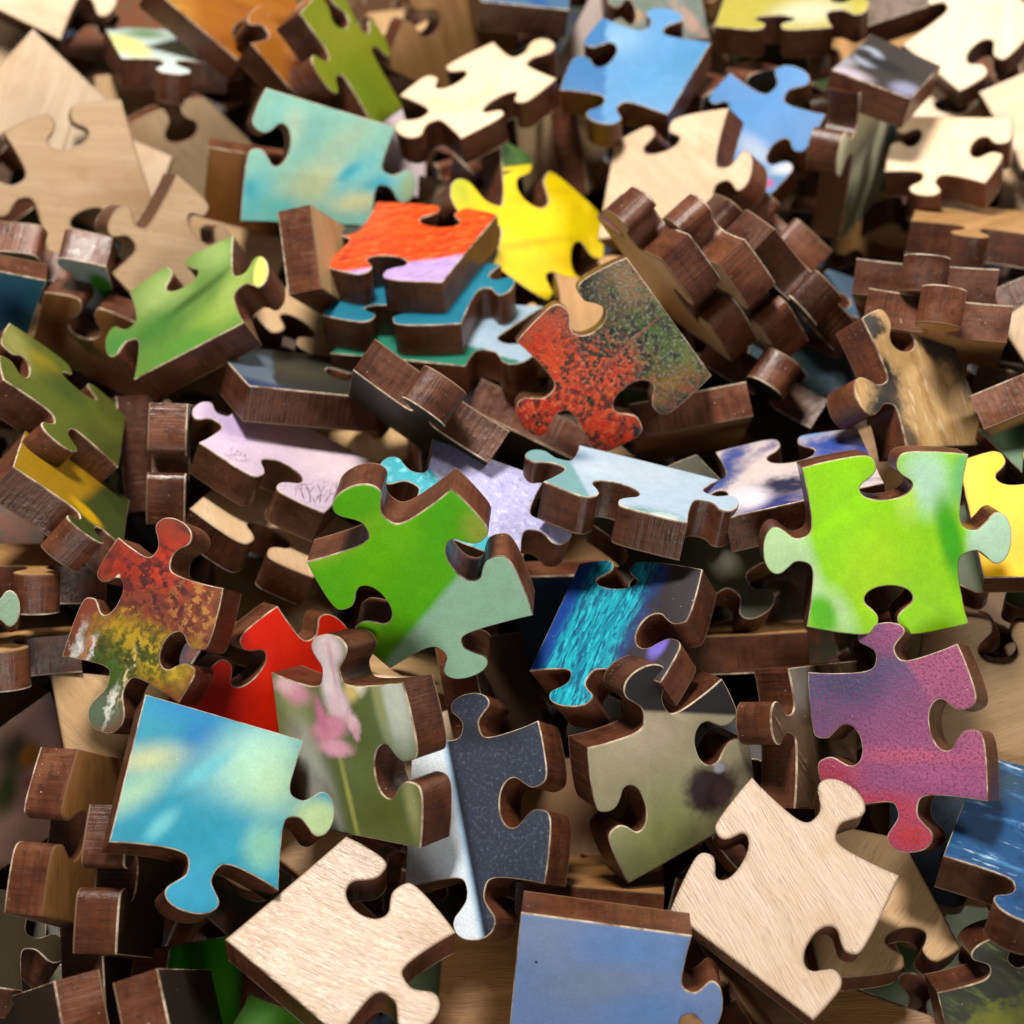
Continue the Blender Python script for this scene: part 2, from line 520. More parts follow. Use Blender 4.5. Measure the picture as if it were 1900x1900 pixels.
# label, place (mm), turn, corners (mm), sides, picture or wood tone, picture details, seed, grain angle
PIECES = [
    ('bright bare wooden piece cut off by the upper edge beside the dark straight-sided orange block', [-86.81, 116.05, 53.23], [0.76712, 0.32157, -0.01672, 0.55484], [-9.17, 9.25, 8.46, 9.04, 9.3, -9.63, -8.54, -8.65], [0, 0, (0.404, 5.15), 0], 'birch', 0, 100, 2.0),
    ('bare wooden piece almost covered by the bright wood piece in the upper corner', [-96.37, 107.88, 44.13], [0.94666, 0.2648, 0.1641, -0.08238], [-10.12, 7.39, 6.41, 10.0, 5.86, -8.41, -12.13, -8.93], [0, 0, 0, 0], 'pale', 0, 101, 1.2),
    ('pale wooden piece with a long straight edge, under the blank-notched wood piece', [-83.19, 90.86, 47.08], [0.87673, 0.27714, 0.27118, -0.2846], [-8.7, 8.82, 8.23, 8.58, 9.07, -9.14, -8.62, -8.3], [0, (0.515, 3.8), 0, 0], 'birch', 0, 102, 2.0),
    ('light wooden piece lying flat with one straight side and notches in two other sides', [-72.01, 71.18, 49.38], [0.9025, 0.36538, 0.10656, 0.20159], [-9.54, 9.84, 10.05, 9.79, 9.19, -9.26, -9.74, -10.34], [(0.491, -5.13), 0, (0.547, -4.5), (0.536, 6.21)], 'pale', 0, 103, -0.3),
    ('light wooden piece whose knob lies under a pointed corner of the straight-sided wood piece', [-55.96, 54.08, 47.75], [0.85392, 0.23169, 0.40899, -0.22331], [-9.55, 10.01, 8.31, 8.24, 8.35, -9.77, -7.19, -8.64], [(0.508, -3.87), 0, 0, (0.384, 4.87)], 'pale', 0, 104, 0.6),
    ('tan wooden piece in shade between the white daisy piece and the amber piece', [-57.77, 89.71, 39.27], [0.79505, 0.49785, 0.03899, 0.34426], [-9.92, 11.14, 6.67, 6.14, 8.52, -6.21, -11.14, -11.02], [(0.653, -5.64), 0, 0, 0], 'pale', 0, 105, 1.6),
    ('tan wooden piece buried beneath the white and yellow daisy piece', [-69.13, 101.36, 32.36], [0.95624, 0.28633, 0.05948, 0.00865], [-8.53, 8.03, 10.48, 10.15, 7.05, -8.11, -9.03, -10.03], [0, 0, 0, 0], 'tan', 0, 106, 1.2),
    ('whitish wooden corner wedged between two tan pieces beside the long straight wood edge', [-65.74, 78.17, 43.13], [0.9341, 0.28329, 0.16797, -0.13782], [-12.01, 4.92, 5.39, 4.9, 5.73, -12.4, -10.79, -10.69], [0, 0, 0, 0], 'birch', 0, 107, 2.4),
    ('amber brown piece in shadow behind the pale turquoise piece', [-44.92, 74.66, 42.88], [0.84964, 0.5115, 0.11984, -0.04608], [-7.96, 8.14, 9.61, 8.02, 10.47, -10.4, -7.68, -9.22], [0, 0, 0, 0], (0.2281, 0.0944, 0.02), ([('B', 0.0406, -0.215, 0.1493, 0.2696, 0.1906, (0.1777, 0.0667, 0.0124), 0.9, 0)], 0.42, 0), 108, 2.0),
    ('tilted white and yellow flower print piece with a green spot on its knob', [-65.29, 103.15, 43.76], [0.95655, -0.20219, 0.11943, 0.17284], [-7.42, 9.52, 10.87, 10.29, 10.92, -10.09, -7.5, -9.69], [0, 0, (0.562, 7.14), 0], (0.4292, 0.5229, 0.5119), ([('B', -0.2542, -0.0773, 0.1743, 0.1847, 0.388, (0.568, 0.5914, 0.2372), 0.4, 0), ('B', -0.0243, 0.3233, 0.1893, 0.229, 0.1741, (0.146, 0.2372, 0.1212), 0.8, 0), ('B', 0.0965, -1.2667, 0.1219, 0.064, 0.1995, (0.0351, 0.2733, 0.0101), 0.3, 0)], 0.42, 0), 109, 0.8),
    ('orange piece with a straight dark side interlocking with its orange neighbour', [-53.14, 111.17, 49.57], [0.82708, 0.14344, 0.22647, 0.49404], [-12.2, 9.83, 11.92, 9.64, 11.76, -9.7, -11.43, -9.79], [0, 0, (0.67, -5.41), 0], (0.2455, 0.081, 0.0065), ([('B', -0.5014, 0.2447, -0.5033, 0.162, 0.259, (0.3362, 0.1525, 0.0226), 0.9, 0), ('B', 0.2333, -0.1599, -0.5033, 0.3568, 0.2061, (0.276, 0.1008, 0.0106), 0.9, 0), ('NS', 6, 0.35, 0.7, -0.954, (0.201, 0.0585, 0.0046))], 0.42, 0), 110, 2.0),
    ('orange brown piece with dark side wedged under the olive green piece', [-38.05, 99.96, 46.6], [0.83396, 0.18201, 0.2603, 0.45125], [-10.53, 7.54, 9.74, 9.79, 11.6, -10.02, -10.77, -7.32], [(0.33, 3.84), 0, 0, 0], (0.2508, 0.0848, 0.0084), ([('H', -0.1655, 0.0356, -1.1152, 0.1546, (0.0983, 0.0236, 0.0101), 0), ('B', -0.144, -0.1525, -0.4345, 0.3031, 0.239, (0.0816, 0.018, 0.0084), 0.7, 0)], 0.42, 0), 111, 0.0),
    ('olive green piece with dark knob hole, leaning near the upper edge', [-31.23, 93.4, 51.81], [0.76661, 0.20229, 0.41964, 0.44191], [-9.93, 10.71, 10.64, 11.14, 7.15, -10.96, -7.89, -10.84], [(0.624, -5.49), (0.418, 7.0), 0, (0.544, 7.0)], (0.1376, 0.1695, 0.0061), ([('B', -0.1208, -0.3233, -0.2446, 0.4147, 0.4083, (0.1021, 0.1508, 0.0054), 0.9, 0), ('B', 0.0938, 0.2451, -0.2005, 0.5261, 0.2109, (0.1647, 0.1844, 0.0111), 0.9, 0)], 0.42, 0), 112, 1.6),
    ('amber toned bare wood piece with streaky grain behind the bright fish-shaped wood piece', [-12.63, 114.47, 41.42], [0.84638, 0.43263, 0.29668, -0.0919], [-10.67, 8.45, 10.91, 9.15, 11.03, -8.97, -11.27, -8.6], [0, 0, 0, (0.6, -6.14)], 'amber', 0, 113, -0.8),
    ('creamy wooden piece shaped like a fish, between the olive and sky blue pieces', [-5.05, 85.36, 50.35], [0.9387, -0.07636, -0.04781, 0.33276], [-10.23, 8.81, 10.15, 8.5, 10.47, -8.43, -10.39, -8.89], [(0.425, -4.71), (0.477, 6.54), (0.482, -3.8), (0.485, 6.21)], 'birch', 0, 114, -0.1),
    ('pale blush coloured piece half hidden behind the two-tone blue piece', [16.13, 111.23, 40.5], [0.88964, 0.32702, 0.08198, -0.30801], [-7.5, 8.38, 11.81, 8.95, 11.14, -9.79, -5.07, -7.53], [0, 0, 0, 0], (0.421, 0.3508, 0.322), ([], 0.42, 0), 115, 2.4),
    ('two-tone sky blue piece with thick dark sides and one straight edge, near the upper edge', [21.53, 90.72, 50.99], [0.97411, 0.00935, -0.05439, -0.21922], [-10.2, 9.67, 10.11, 9.35, 9.82, -9.49, -9.74, -9.53], [(0.494, 5.72), 0, (0.507, 5.29), (0.528, -5.77)], (0.0854, 0.2289, 0.4337), ([('B', -0.2598, 0.2816, -0.1674, 0.2322, 0.2293, (0.1608, 0.3114, 0.4858), 0.9, 0), ('B', 0.4586, 0.2243, -0.3707, 0.2118, 0.4228, (0.0564, 0.1957, 0.3773), 0.9, 0), ('B', 0.2597, -0.19, -0.3533, 0.3137, 0.1782, (0.073, 0.2289, 0.4337), 0.9, 0), ('H', -0.168, -0.2603, -2.768, 0.0231, (0.0323, 0.1298, 0.3045), 0.06)], 0.42, 0), 116, 1.2),
    ('greyish green piece with a pink streak behind the two-tone blue piece', [25.53, 112.91, 48.7], [0.98186, 0.17268, 0.05482, 0.05597], [-8.52, 9.16, 7.73, 6.99, 8.72, -7.89, -7.94, -8.26], [0, 0, 0, (0.331, -3.8)], (0.1043, 0.1352, 0.1154), ([('B', 0.2892, -0.2485, 0.5936, 0.0752, 0.3479, (0.3362, 0.2171, 0.1758), 0.6, 0), ('B', -0.2067, -0.1617, -0.0133, 0.0592, 0.0748, (0.3086, 0.1907, 0.1116), 0.6, 0), ('NS', 7, 0.45, 0.7, None, (0.1525, 0.1758, 0.1525))], 0.42, 0), 117, 2.0),
    ('pale yellow green piece seen edge-on at the upper edge, its dark notched side facing out', [48.15, 107.32, 51.11], [0.98536, -0.09529, -0.08042, -0.11628], [-9.58, 9.92, 9.6, 10.7, 10.09, -10.64, -10.11, -9.98], [0, (0.662, 5.62), (0.501, -3.87), 0], (0.3362, 0.3019, 0.0535), ([('B', 0.2761, -0.2696, 0.2016, 0.3414, 0.2472, (0.4523, 0.444, 0.3086), 0.7, 0), ('B', 0.7289, -0.2402, -0.0196, 0.0903, 0.1137, (0.3803, 0.3578, 0.078), 0.5, 0)], 0.42, 0), 118, 2.4),
    ('vivid blue piece with a white streak and a magenta dot at its lowest corner', [42.01, 81.05, 46.64], [0.92191, 0.16811, -0.10777, -0.33198], [-9.7, 7.96, 9.44, 8.26, 9.58, -8.46, -9.32, -7.75], [(0.511, 5.65), (0.538, -4.72), 0, (0.53, -3.8)], (0.0235, 0.1691, 0.4302), ([('B', -0.3456, 0.3186, 0.0772, 0.2487, 0.174, (0.0164, 0.1409, 0.3808), 0.9, 0), ('B', 0.1325, -0.1368, -0.23, 0.2537, 0.1094, (0.2469, 0.3203, 0.4651), 0.8, 0), ('B', 0.3282, -0.2645, -0.0683, 0.2681, 0.0652, (0.0118, 0.15, 0.3808), 0.7, 0), ('B', 0.474, -0.1465, 0.6646, 0.1568, 0.0613, (0.4475, 0.4832, 0.5301), 0.7, 0), ('B', 0.389, -0.3459, 0.469, 0.0718, 0.0553, (0.3422, 0.034, 0.2229), 0.4, 0)], 0.42, 0), 119, 1.6),
    ('brightly lit wooden piece beneath the leaning brown slabs, beside the vivid blue piece', [27.72, 68.54, 48.69], [0.93563, 0.14996, -0.2977, -0.11613], [-10.41, 8.42, 11.12, 10.41, 10.78, -9.91, -11.48, -8.99], [(0.425, -4.32), (0.571, 5.56), 0, 0], 'birch', 0, 120, 2.4),
    ('sage green piece standing almost on edge with brown sides facing the pile', [57.25, 83.72, 45.09], [0.72389, 0.48295, 0.40655, 0.27831], [-10.23, 12.83, 10.28, 12.88, 10.26, -12.87, -10.32, -12.84], [0, 0, 0, (0.67, 7.0)], (0.6792, 0.7081, 0.4959), ([('B', -0.2884, 0.2299, -0.3187, 0.4981, 0.3554, (0.6234, 0.6509, 0.461), 0.9, 0), ('B', -0.3867, -0.5591, -0.3736, 0.5217, 0.3849, (0.4167, 0.5201, 0.3453), 0.9, 0)], 0.42, 0), 121, 0.8),
    ('brightly lit pinkish wooden piece with a flat knob hanging over dark sides', [73.28, 73.28, 48.52], [0.9679, -0.04641, -0.13711, -0.20547], [-8.81, 7.54, 8.76, 8.55, 8.24, -8.67, -8.19, -7.44], [0, (0.469, -4.59), (0.539, 4.73), (0.603, -3.8)], 'birch', 0, 122, 2.0),
    ('dark piece with a white curl like an animal eye, tilted above the sage green piece', [61.81, 84.01, 55.52], [0.95005, -0.13367, 0.02209, -0.28116], [-6.93, 9.61, 6.74, 7.14, 7.02, -8.36, -6.86, -8.36], [0, 0, 0, 0], (0.033, 0.029, 0.0271), ([('B', -0.1987, 0.0393, 0.4199, 0.1343, 0.1995, (0.2978, 0.3368, 0.4233), 0.35, 0), ('B', -0.2565, 0.0619, 0.619, 0.0936, 0.1054, (0.0271, 0.0219, 0.0203), 0.5, 0), ('B', -0.3343, -0.1936, 0.0138, 0.1269, 0.1234, (0.2411, 0.2411, 0.2757), 0.7, 0), ('B', -0.209, -0.3824, 0.0189, 0.2045, 0.1201, (0.3786, 0.3287, 0.3873), 0.7, 0), ('B', 0.2526, -0.289, 0.0166, 0.131, 0.1389, (0.2092, 0.2153, 0.3208), 0.7, 0), ('B', -0.0451, -0.0059, 1.4237, 0.1118, 0.242, (0.0146, 0.0146, 0.0146), 0.6, 0)], 0.42, 0), 123, 0.0),
    ('large brightly lit wooden piece with a round notch near the far corner', [81.18, 99.47, 52.66], [0.93411, 0.085, -0.20763, 0.27769], [-9.56, 7.12, 9.53, 6.9, 9.04, -6.89, -9.01, -7.16], [(0.593, 3.8), 0, (0.609, -4.64), 0], 'birch', 0, 124, 0.8),
    ('greyish brown piece with thick dark side at the upper edge behind the bright wood', [72.37, 113.27, 50.58], [0.97044, 0.03121, -0.23877, -0.01581], [-9.5, 12.12, 8.59, 8.28, 8.97, -7.14, -8.09, -6.71], [0, 0, 0, 0], (0.1958, 0.1437, 0.1154), ([('NS', 9, 0.4, 0.65, None, (0.1043, 0.0692, 0.0535))], 0.42, 0), 125, 1.2),
    ('yellowish wooden piece tucked behind the pinkish wood, cut off by the picture edge', [91.15, 79.53, 40.33], [0.96494, 0.22142, -0.03862, -0.13553], [-6.21, 9.71, 11.62, 9.08, 12.04, -9.9, -5.15, -8.87], [0, 0, 0, 0], 'pale', 0, 126, 2.4),
    ('pinkish bare wood strip above the yellowish wooden piece at the picture edge', [89.99, 83.51, 48.45], [0.95657, 0.18799, -0.18461, 0.12471], [-6.56, 8.47, 11.13, 8.62, 11.26, -9.52, -5.25, -7.56], [0, 0, 0, 0], 'birch', 0, 127, 0.0),
    ('whitish wooden piece mostly covered by the pinkish wood with the flat knob', [78.3, 89.32, 41.54], [0.96983, 0.17937, -0.10036, -0.13106], [-8.4, 6.22, 8.04, 5.15, 8.78, -11.45, -8.39, -11.57], [(0.492, -3.92), 0, 0, 0], 'birch', 0, 128, 1.6),
    ('blue grey piece with dark side at the upper edge behind the amber wood', [1.21, 111.69, 50.23], [0.98901, -0.13582, 0.05479, 0.02018], [-9.59, 9.0, 9.58, 9.13, 7.73, -9.45, -7.73, -8.69], [0, 0, 0, 0], (0.0511, 0.1116, 0.201), ([('B', 0.1286, -0.3771, 0.1907, 0.0987, 0.232, (0.0226, 0.078, 0.201), 0.6, 0)], 0.42, 0), 129, 2.4),
    ('pale lilac sliver of a piece beside the pale turquoise piece', [-20.07, 93.27, 31.16], [0.97718, 0.19723, 0.0502, -0.06082], [-11.64, 8.33, 3.34, 8.14, 4.93, -8.06, -13.37, -8.42], [0, 0, 0, 0], (0.3784, 0.3107, 0.3398), ([], 0.42, 0), 130, 0.0),
    ('pale turquoise and cream piece with one deep notch, beside the tan wood', [-33.12, 72.07, 50.7], [0.92311, 0.33443, 0.18816, -0.02491], [-10.42, 10.24, 11.5, 8.82, 10.13, -7.83, -11.23, -11.15], [0, (0.519, 5.67), 0, (0.613, -5.42)], (0.2166, 0.4481, 0.3832), ([('B', -0.3352, 0.3314, -0.1254, 0.1282, 0.1939, (0.2042, 0.4777, 0.4289), 0.9, 0), ('B', -0.2614, 0.2832, 0.0471, 0.0868, 0.1709, (0.3405, 0.498, 0.3832), 0.9, 0), ('B', -0.0794, 0.2582, -0.2146, 0.0949, 0.2404, (0.1805, 0.4103, 0.3658), 0.9, 0), ('B', 0.1705, 0.2472, 0.7861, 0.3182, 0.1065, (0.2782, 0.4384, 0.3242), 0.9, 0), ('B', 0.0068, -0.1378, 0.5362, 0.3169, 0.1708, (0.3921, 0.4677, 0.2855), 0.9, 0), ('B', 0.3007, 0.0112, 0.865, 0.273, 0.0952, (0.1334, 0.4289, 0.4578), 0.8, 0), ('B', 0.2462, 0.0086, 0.7827, 0.1182, 0.043, (0.0513, 0.3162, 0.4011), 0.8, 0), ('B', 0.4969, -0.0588, 0.7794, 0.1838, 0.1048, (0.076, 0.3658, 0.4578), 0.8, 0), ('B', 0.362, -0.2196, 0.3655, 0.2297, 0.0868, (0.4578, 0.4777, 0.2855), 0.8, 0), ('B', -0.4895, -0.37, -0.2372, 0.1276, 0.2605, (0.1108, 0.4103, 0.4289), 0.8, 0), ('B', -0.5363, -0.293, 0.2023, 0.0779, 0.0933, (0.0661, 0.3488, 0.4103), 0.8, 0), ('B', -0.2628, -0.4113, 0.1975, 0.1764, 0.1288, (0.1108, 0.4103, 0.3744), 0.8, 0), ('B', 0.7628, -0.0265, 0.0365, 0.0648, 0.1507, (0.3162, 0.4289, 0.2637), 0.6, 0)], 0.42, 0), 131, 1.2),
    ('bright yellow piece with a green corner, spread between the red piece and brown stacked slabs', [2.88, 65.16, 38.82], [0.94658, 0.05278, 0.31685, -0.02833], [-11.75, 13.56, 10.42, 10.46, 11.35, -12.5, -10.18, -11.69], [(0.392, -8.36), (0.504, -5.78), (0.368, -5.34), (0.394, 8.95)], (0.7279, 0.55, 0.0025), ([('B', -0.0441, 0.0506, 0.6373, 0.4451, 0.1415, (0.7699, 0.6227, 0.0076), 0.9, 0), ('B', -0.1772, 0.3007, 0.6791, 0.4524, 0.0471, (0.6354, 0.4612, 0.0015), 0.8, 0), ('B', -0.155, -0.1802, 0.6042, 0.4915, 0.0423, (0.6102, 0.4201, 0.0015), 0.8, 0), ('H', -0.6314, 0.3291, 2.2023, 0.0145, (0.0353, 0.0935, 0.0134), 0), ('B', -0.4081, 0.4511, 0.6445, 0.2482, 0.0243, (0.6741, 0.5156, 0.0108), 0.5, 0), ('B', -0.5289, 0.3465, 0.6949, 0.1356, 0.0233, (0.0512, 0.0854, 0.0025), 0.6, 0), ('B', -0.9313, -0.0025, 0.3712, 0.172, 0.2605, (0.4102, 0.4302, 0.021), 0.6, 0), ('B', 0.1444, -0.2202, 0.5919, 0.3754, 0.0759, (0.6874, 0.4612, 0.0), 0.8, 0)], 0.42, 0), 132, 2.4),
    ('small whitish wooden knob showing through the notch of the red piece', [-13.6, 75.1, 37.25], [0.96468, 0.25673, 0.05592, -0.01864], [-3.23, 4.88, 12.05, 3.07, 12.84, -12.44, -2.29, -12.45], [0, 0, 0, 0], 'pale', 0, 133, 2.4),
    ('pale wooden shards of a piece in the gap between yellow and two-tone blue pieces', [9.28, 91.89, 37.41], [0.73321, 0.3538, -0.55011, -0.18603], [-9.71, 9.16, 8.54, 8.86, 9.87, -8.96, -8.62, -9.01], [0, 0, 0, 0], 'pale', 0, 134, 0.0),
    ('tan wooden piece peeking out under the dark side of the two-tone blue piece', [8.41, 105.85, 23.28], [0.78631, 0.19511, 0.50778, 0.29294], [-10.5, 10.16, 10.5, 10.16, 10.5, -10.16, -10.5, -10.16], [0, 0, 0, 0], 'tan', 0, 135, 0.0),
    ('orange red piece with lilac corner topping a short stack, thick brown sides showing', [-15.73, 49.49, 50.89], [0.97089, -0.16277, -0.05319, -0.1675], [-10.49, 10.78, 10.46, 11.34, 10.11, -11.08, -10.07, -11.02], [(0.604, -6.02), 0, (0.54, -5.46), (0.509, 7.0)], (0.4634, 0.0422, 0.0071), ([('B', -0.3776, 0.1264, 0.5585, 0.5157, 0.1847, (0.5241, 0.0611, 0.0089), 0.9, 0), ('NS', 12, 0.42, 0.6, 0.628, (0.578, 0.0806, 0.0146)), ('NS', 22, 0.48, 0.62, 0.628, (0.3068, 0.0188, 0.003)), ('NS', 40, 0.54, 0.64, 0.628, (0.6351, 0.159, 0.0422)), ('H', 0.0085, -0.4247, -1.0214, 0.0336, (0.3804, 0.277, 0.5034), 0.02), ('NSH', 0.0085, -0.4247, -1.0214, 28, 0.5, 0.7, 0.763, (0.2422, 0.1389, 0.4161)), ('B', -0.6943, -0.0035, 0.4437, 0.1277, 0.1485, (0.4441, 0.0422, 0.0089), 0.3, 0), ('B', -0.6057, 0.029, 0.4821, 0.1873, 0.1392, (0.0292, 0.0311, 0.0237), 0.25, 0)], 0.42, 0), 136, 0.8),
    ('teal piece under the red one in the short stack', [-14.7, 42.13, 47.79], [0.97089, -0.16277, -0.05319, -0.1675], [-10.55, 9.05, 10.2, 10.77, 10.7, -7.71, -10.76, -10.99], [0, (0.33, 4.02), (0.553, -3.95), 0], (0.005, 0.1212, 0.1956), ([('B', 0.5374, 0.1088, 0.2643, 0.1664, 0.2447, (0.0132, 0.1534, 0.2312), 0.8, 0)], 0.42, 0), 137, 0.4),
    ('misty light blue piece with a green corner at the bottom of the short stack', [-11.68, 36.89, 44.04], [0.97089, -0.16277, -0.05319, -0.1675], [-9.43, 7.99, 13.96, 11.54, 8.34, -8.14, -13.07, -10.37], [0, (0.663, 6.94), 0, 0], (0.2794, 0.3801, 0.4701), ([('B', 0.4315, 0.3157, 0.2679, 0.2537, 0.3206, (0.2262, 0.3314, 0.4148), 0.9, 0), ('H', 0.4338, -0.1597, -1.8494, 0.0216, (0.0084, 0.1389, 0.0891), 0.05)], 0.42, 0), 138, 0.4),
    ('speckled red and green autumn leaf piece lying on top of the pile near the centre', [13.99, 26.26, 59.13], [0.87413, 0.37504, -0.10986, 0.28838], [-9.53, 9.89, 9.62, 10.31, 9.93, -10.23, -10.02, -9.97], [(0.499, -5.49), 0, (0.527, -5.68), (0.48, 6.07)], (0.0105, 0.0116, 0.0152), ([('NS', 9, 0.44, 0.6, None, (0.0278, 0.0358, 0.0297)), ('NB', 0.3811, 0.0277, -1.4839, 0.4623, 0.4115, (0.0641, 0.1147, 0.0297), 0.8, 11, 0.38, 0.56), ('NB', 0.4033, 0.3577, -1.4829, 0.2269, 0.2221, (0.2246, 0.1371, 0.0768), 0.8, 9, 0.3, 0.5), ('NB', 0.3601, -0.2375, -0.0989, 0.2618, 0.2129, (0.2004, 0.2505, 0.0582), 0.8, 13, 0.44, 0.58), ('NB', 0.2107, -0.3886, -0.187, 0.3392, 0.1168, (0.2004, 0.1147, 0.0297), 0.8, 10, 0.34, 0.52), ('NB', 0.3156, -0.5605, 0.0852, 0.1882, 0.1334, (0.2641, 0.0554, 0.0316), 0.8, 9, 0.35, 0.55), ('NB', -0.2655, 0.4525, 0.0704, 0.2986, 0.1896, (0.3383, 0.0703, 0.0337), 0.8, 8, 0.36, 0.5), ('NB', -0.3796, 0.3256, -0.6302, 0.2271, 0.2286, (0.4997, 0.0358, 0.0152), 0.8, 9, 0.4, 0.5), ('NB', -0.3277, 0.1702, -1.1527, 0.1722, 0.1709, (0.5725, 0.0672, 0.021), 0.8, 8, 0.38, 0.5), ('NB', -0.6433, -0.0751, -1.6768, 0.2931, 0.1915, (0.5199, 0.0297, 0.0165), 0.8, 8, 0.4, 0.5), ('NB', -0.3316, -0.2311, -0.9817, 0.3872, 0.2318, (0.5302, 0.0358, 0.0179), 0.8, 8, 0.45, 0.53), ('NB', -0.0493, -0.1275, -1.0648, 0.1155, 0.2094, (0.4702, 0.045, 0.0179), 0.8, 8, 0.38, 0.48), ('NB', -0.2547, -0.4557, -1.1553, 0.2739, 0.1389, (0.5199, 0.0337, 0.0152), 0.8, 8, 0.4, 0.5), ('NB', -0.223, -0.1431, -0.631, 0.3056, 0.31, (0.5944, 0.1279, 0.026), 0.8, 16, 0.54, 0.64), ('NB', -0.3498, 0.1391, 0.1631, 0.4508, 0.2307, (0.006, 0.006, 0.0085), 0.8, 10, 0.5, 0.57), ('NB', -0.3254, -0.3557, -0.8077, 0.4251, 0.2338, (0.0068, 0.006, 0.0076), 0.8, 11, 0.52, 0.58), ('NB', 0.1146, -0.0584, 0.078, 0.4845, 0.3482, (0.0085, 0.0105, 0.0116), 0.8, 13, 0.48, 0.56), ('NB', 0.3353, 0.0611, -1.3147, 0.7345, 0.5631, (0.2004, 0.2246, 0.1723), 0.6, 42, 0.53, 0.62), ('NB', -0.3993, -0.062, -0.631, 0.5733, 0.5068, (0.5725, 0.0768, 0.026), 0.6, 22, 0.48, 0.58), ('NB', -0.3993, -0.062, -0.631, 0.5733, 0.5068, (0.6281, 0.231, 0.1234), 0.5, 46, 0.58, 0.66), ('B', 0.1425, 0.0151, 0.1127, 0.3537, 0.01, (0.2641, 0.0837, 0.0527), 0.9, 0)], 0.32, (55, 0.3)), 139, 2.4),
    ('tan wooden piece seen through the notch of the speckled autumn leaf piece', [11.79, 60.31, 23.84], [0.97188, 0.17978, -0.13137, 0.07668], [-8.35, 9.57, 7.75, 9.05, 9.16, -9.7, -8.54, -8.92], [0, 0, 0, 0], 'amber', 0, 140, 1.2),
    ('teal blue piece at the picture edge beside the animal coat piece', [-79.41, 39.97, 55.24], [0.81304, 0.54744, 0.18455, -0.07222], [-11.4, 7.97, 7.48, 7.6, 5.56, -6.83, -10.46, -8.66], [0, 0, 0, 0], (0.0112, 0.1031, 0.1721), ([('B', 0.3254, 0.003, 0.2047, 0.1159, 0.1873, (0.016, 0.1373, 0.1828), 0.8, 0), ('B', 0.1208, 0.1005, 0.2079, 0.1521, 0.1838, (0.0083, 0.0744, 0.1566), 0.8, 0)], 0.42, 0), 141, 1.6),
    ('pale grey blue piece with a green leaf spot, shaded below the flat wood piece', [-72.02, 52.14, 51.41], [0.62652, 0.77371, 0.02836, -0.08962], [-10.04, 7.34, 9.55, 8.97, 10.1, -9.61, -9.54, -6.53], [(0.548, -7.12), 0, 0, 0], (0.2304, 0.2904, 0.2833), ([('B', 0.4377, 0.1023, 0.338, 0.108, 0.241, (0.0263, 0.134, 0.0099), 0.4, 0), ('B', -0.1503, 0.2367, 0.332, 0.0626, 0.1257, (0.1166, 0.2182, 0.0635), 0.6, 0)], 0.42, 0), 142, 0.0),
    ('dark leafy green piece with curved brown side tucked beneath the flat wood piece', [-86.66, 75.93, 31.99], [0.64439, 0.69889, -0.05791, 0.3049], [-1.97, 7.16, 12.24, 6.64, 11.39, -7.77, 1.06, -5.84], [0, 0, 0, 0], (0.0273, 0.0535, 0.0097), ([('B', 0.0172, 0.0251, -0.884, 0.0838, 0.129, (0.0484, 0.1348, 0.0107), 0.5, 0)], 0.42, 0), 143, 1.2),
    ('dark navy and light blue piece down in the notch of the animal coat piece', [-68.92, 50.82, 33.72], [0.96361, 0.24216, 0.10487, 0.04252], [-8.42, 7.98, 7.39, 7.39, 8.78, -8.49, -7.79, -6.9], [0, 0, 0, 0], (0.0124, 0.0136, 0.0237), ([('B', 0.0668, 0.0627, 0.376, 0.1098, 0.1719, (0.1249, 0.1957, 0.3227), 0.6, 0)], 0.42, 0), 144, 1.6),
    ('brown animal coat print piece with blurred tan spots beside the teal edge piece', [-64.85, 42.7, 44.9], [0.81504, 0.5557, 0.03519, -0.16019], [-8.35, 6.3, 6.63, 6.29, 11.23, -8.29, -9.36, -4.31], [(0.468, -5.73), 0, 0, 0], (0.2822, 0.1265, 0.0398), ([('B', -0.249, 0.0872, -0.0343, 0.084, 0.2942, (0.131, 0.0421, 0.0075), 0.8, 0), ('B', -0.127, 0.0161, 0.073, 0.0702, 0.2935, (0.2822, 0.1705, 0.0665), 0.8, 0), ('B', -0.0273, 0.0312, 0.1772, 0.0398, 0.1435, (0.1014, 0.0398, 0.0084), 0.7, 0), ('B', -0.1352, -0.2535, -0.2651, 0.2307, 0.112, (0.1868, 0.1451, 0.0294), 0.8, 0), ('B', 0.1914, -0.2232, -0.0372, 0.196, 0.2019, (0.1705, 0.076, 0.0398), 0.8, 0), ('B', 0.1026, -0.3329, 0.3778, 0.0934, 0.0866, (0.1014, 0.0275, 0.0094), 0.8, 0), ('B', -0.0408, -0.022, -0.3737, 0.2281, 0.0396, (0.076, 0.0634, 0.0115), 0.7, 0)], 0.42, 0), 145, 2.4),
    ('long olive green piece tipped on its brown side along the picture edge', [-67.39, 16.98, 55.75], [0.86883, -0.22771, 0.43964, 0.00199], [-10.72, 7.86, 10.9, 8.6, 9.91, -8.17, -10.02, -8.27], [(0.589, -3.8), 0, (0.505, 5.28), (0.448, -4.0)], (0.0723, 0.0898, 0.0108), ([('B', -0.4581, 0.1539, 0.3297, 0.1682, 0.2716, (0.2061, 0.2061, 0.0542), 0.8, 0), ('B', -0.1984, 0.1797, -0.072, 0.1506, 0.1534, (0.2061, 0.1611, 0.0108), 0.7, 0), ('B', 0.3412, -0.2394, 0.1097, 0.2058, 0.2735, (0.0488, 0.0599, 0.007), 0.8, 0), ('B', -0.0213, 0.0885, 0.1333, 0.2442, 0.189, (0.0414, 0.0629, 0.0088), 0.8, 0)], 0.42, 0), 146, 1.2),
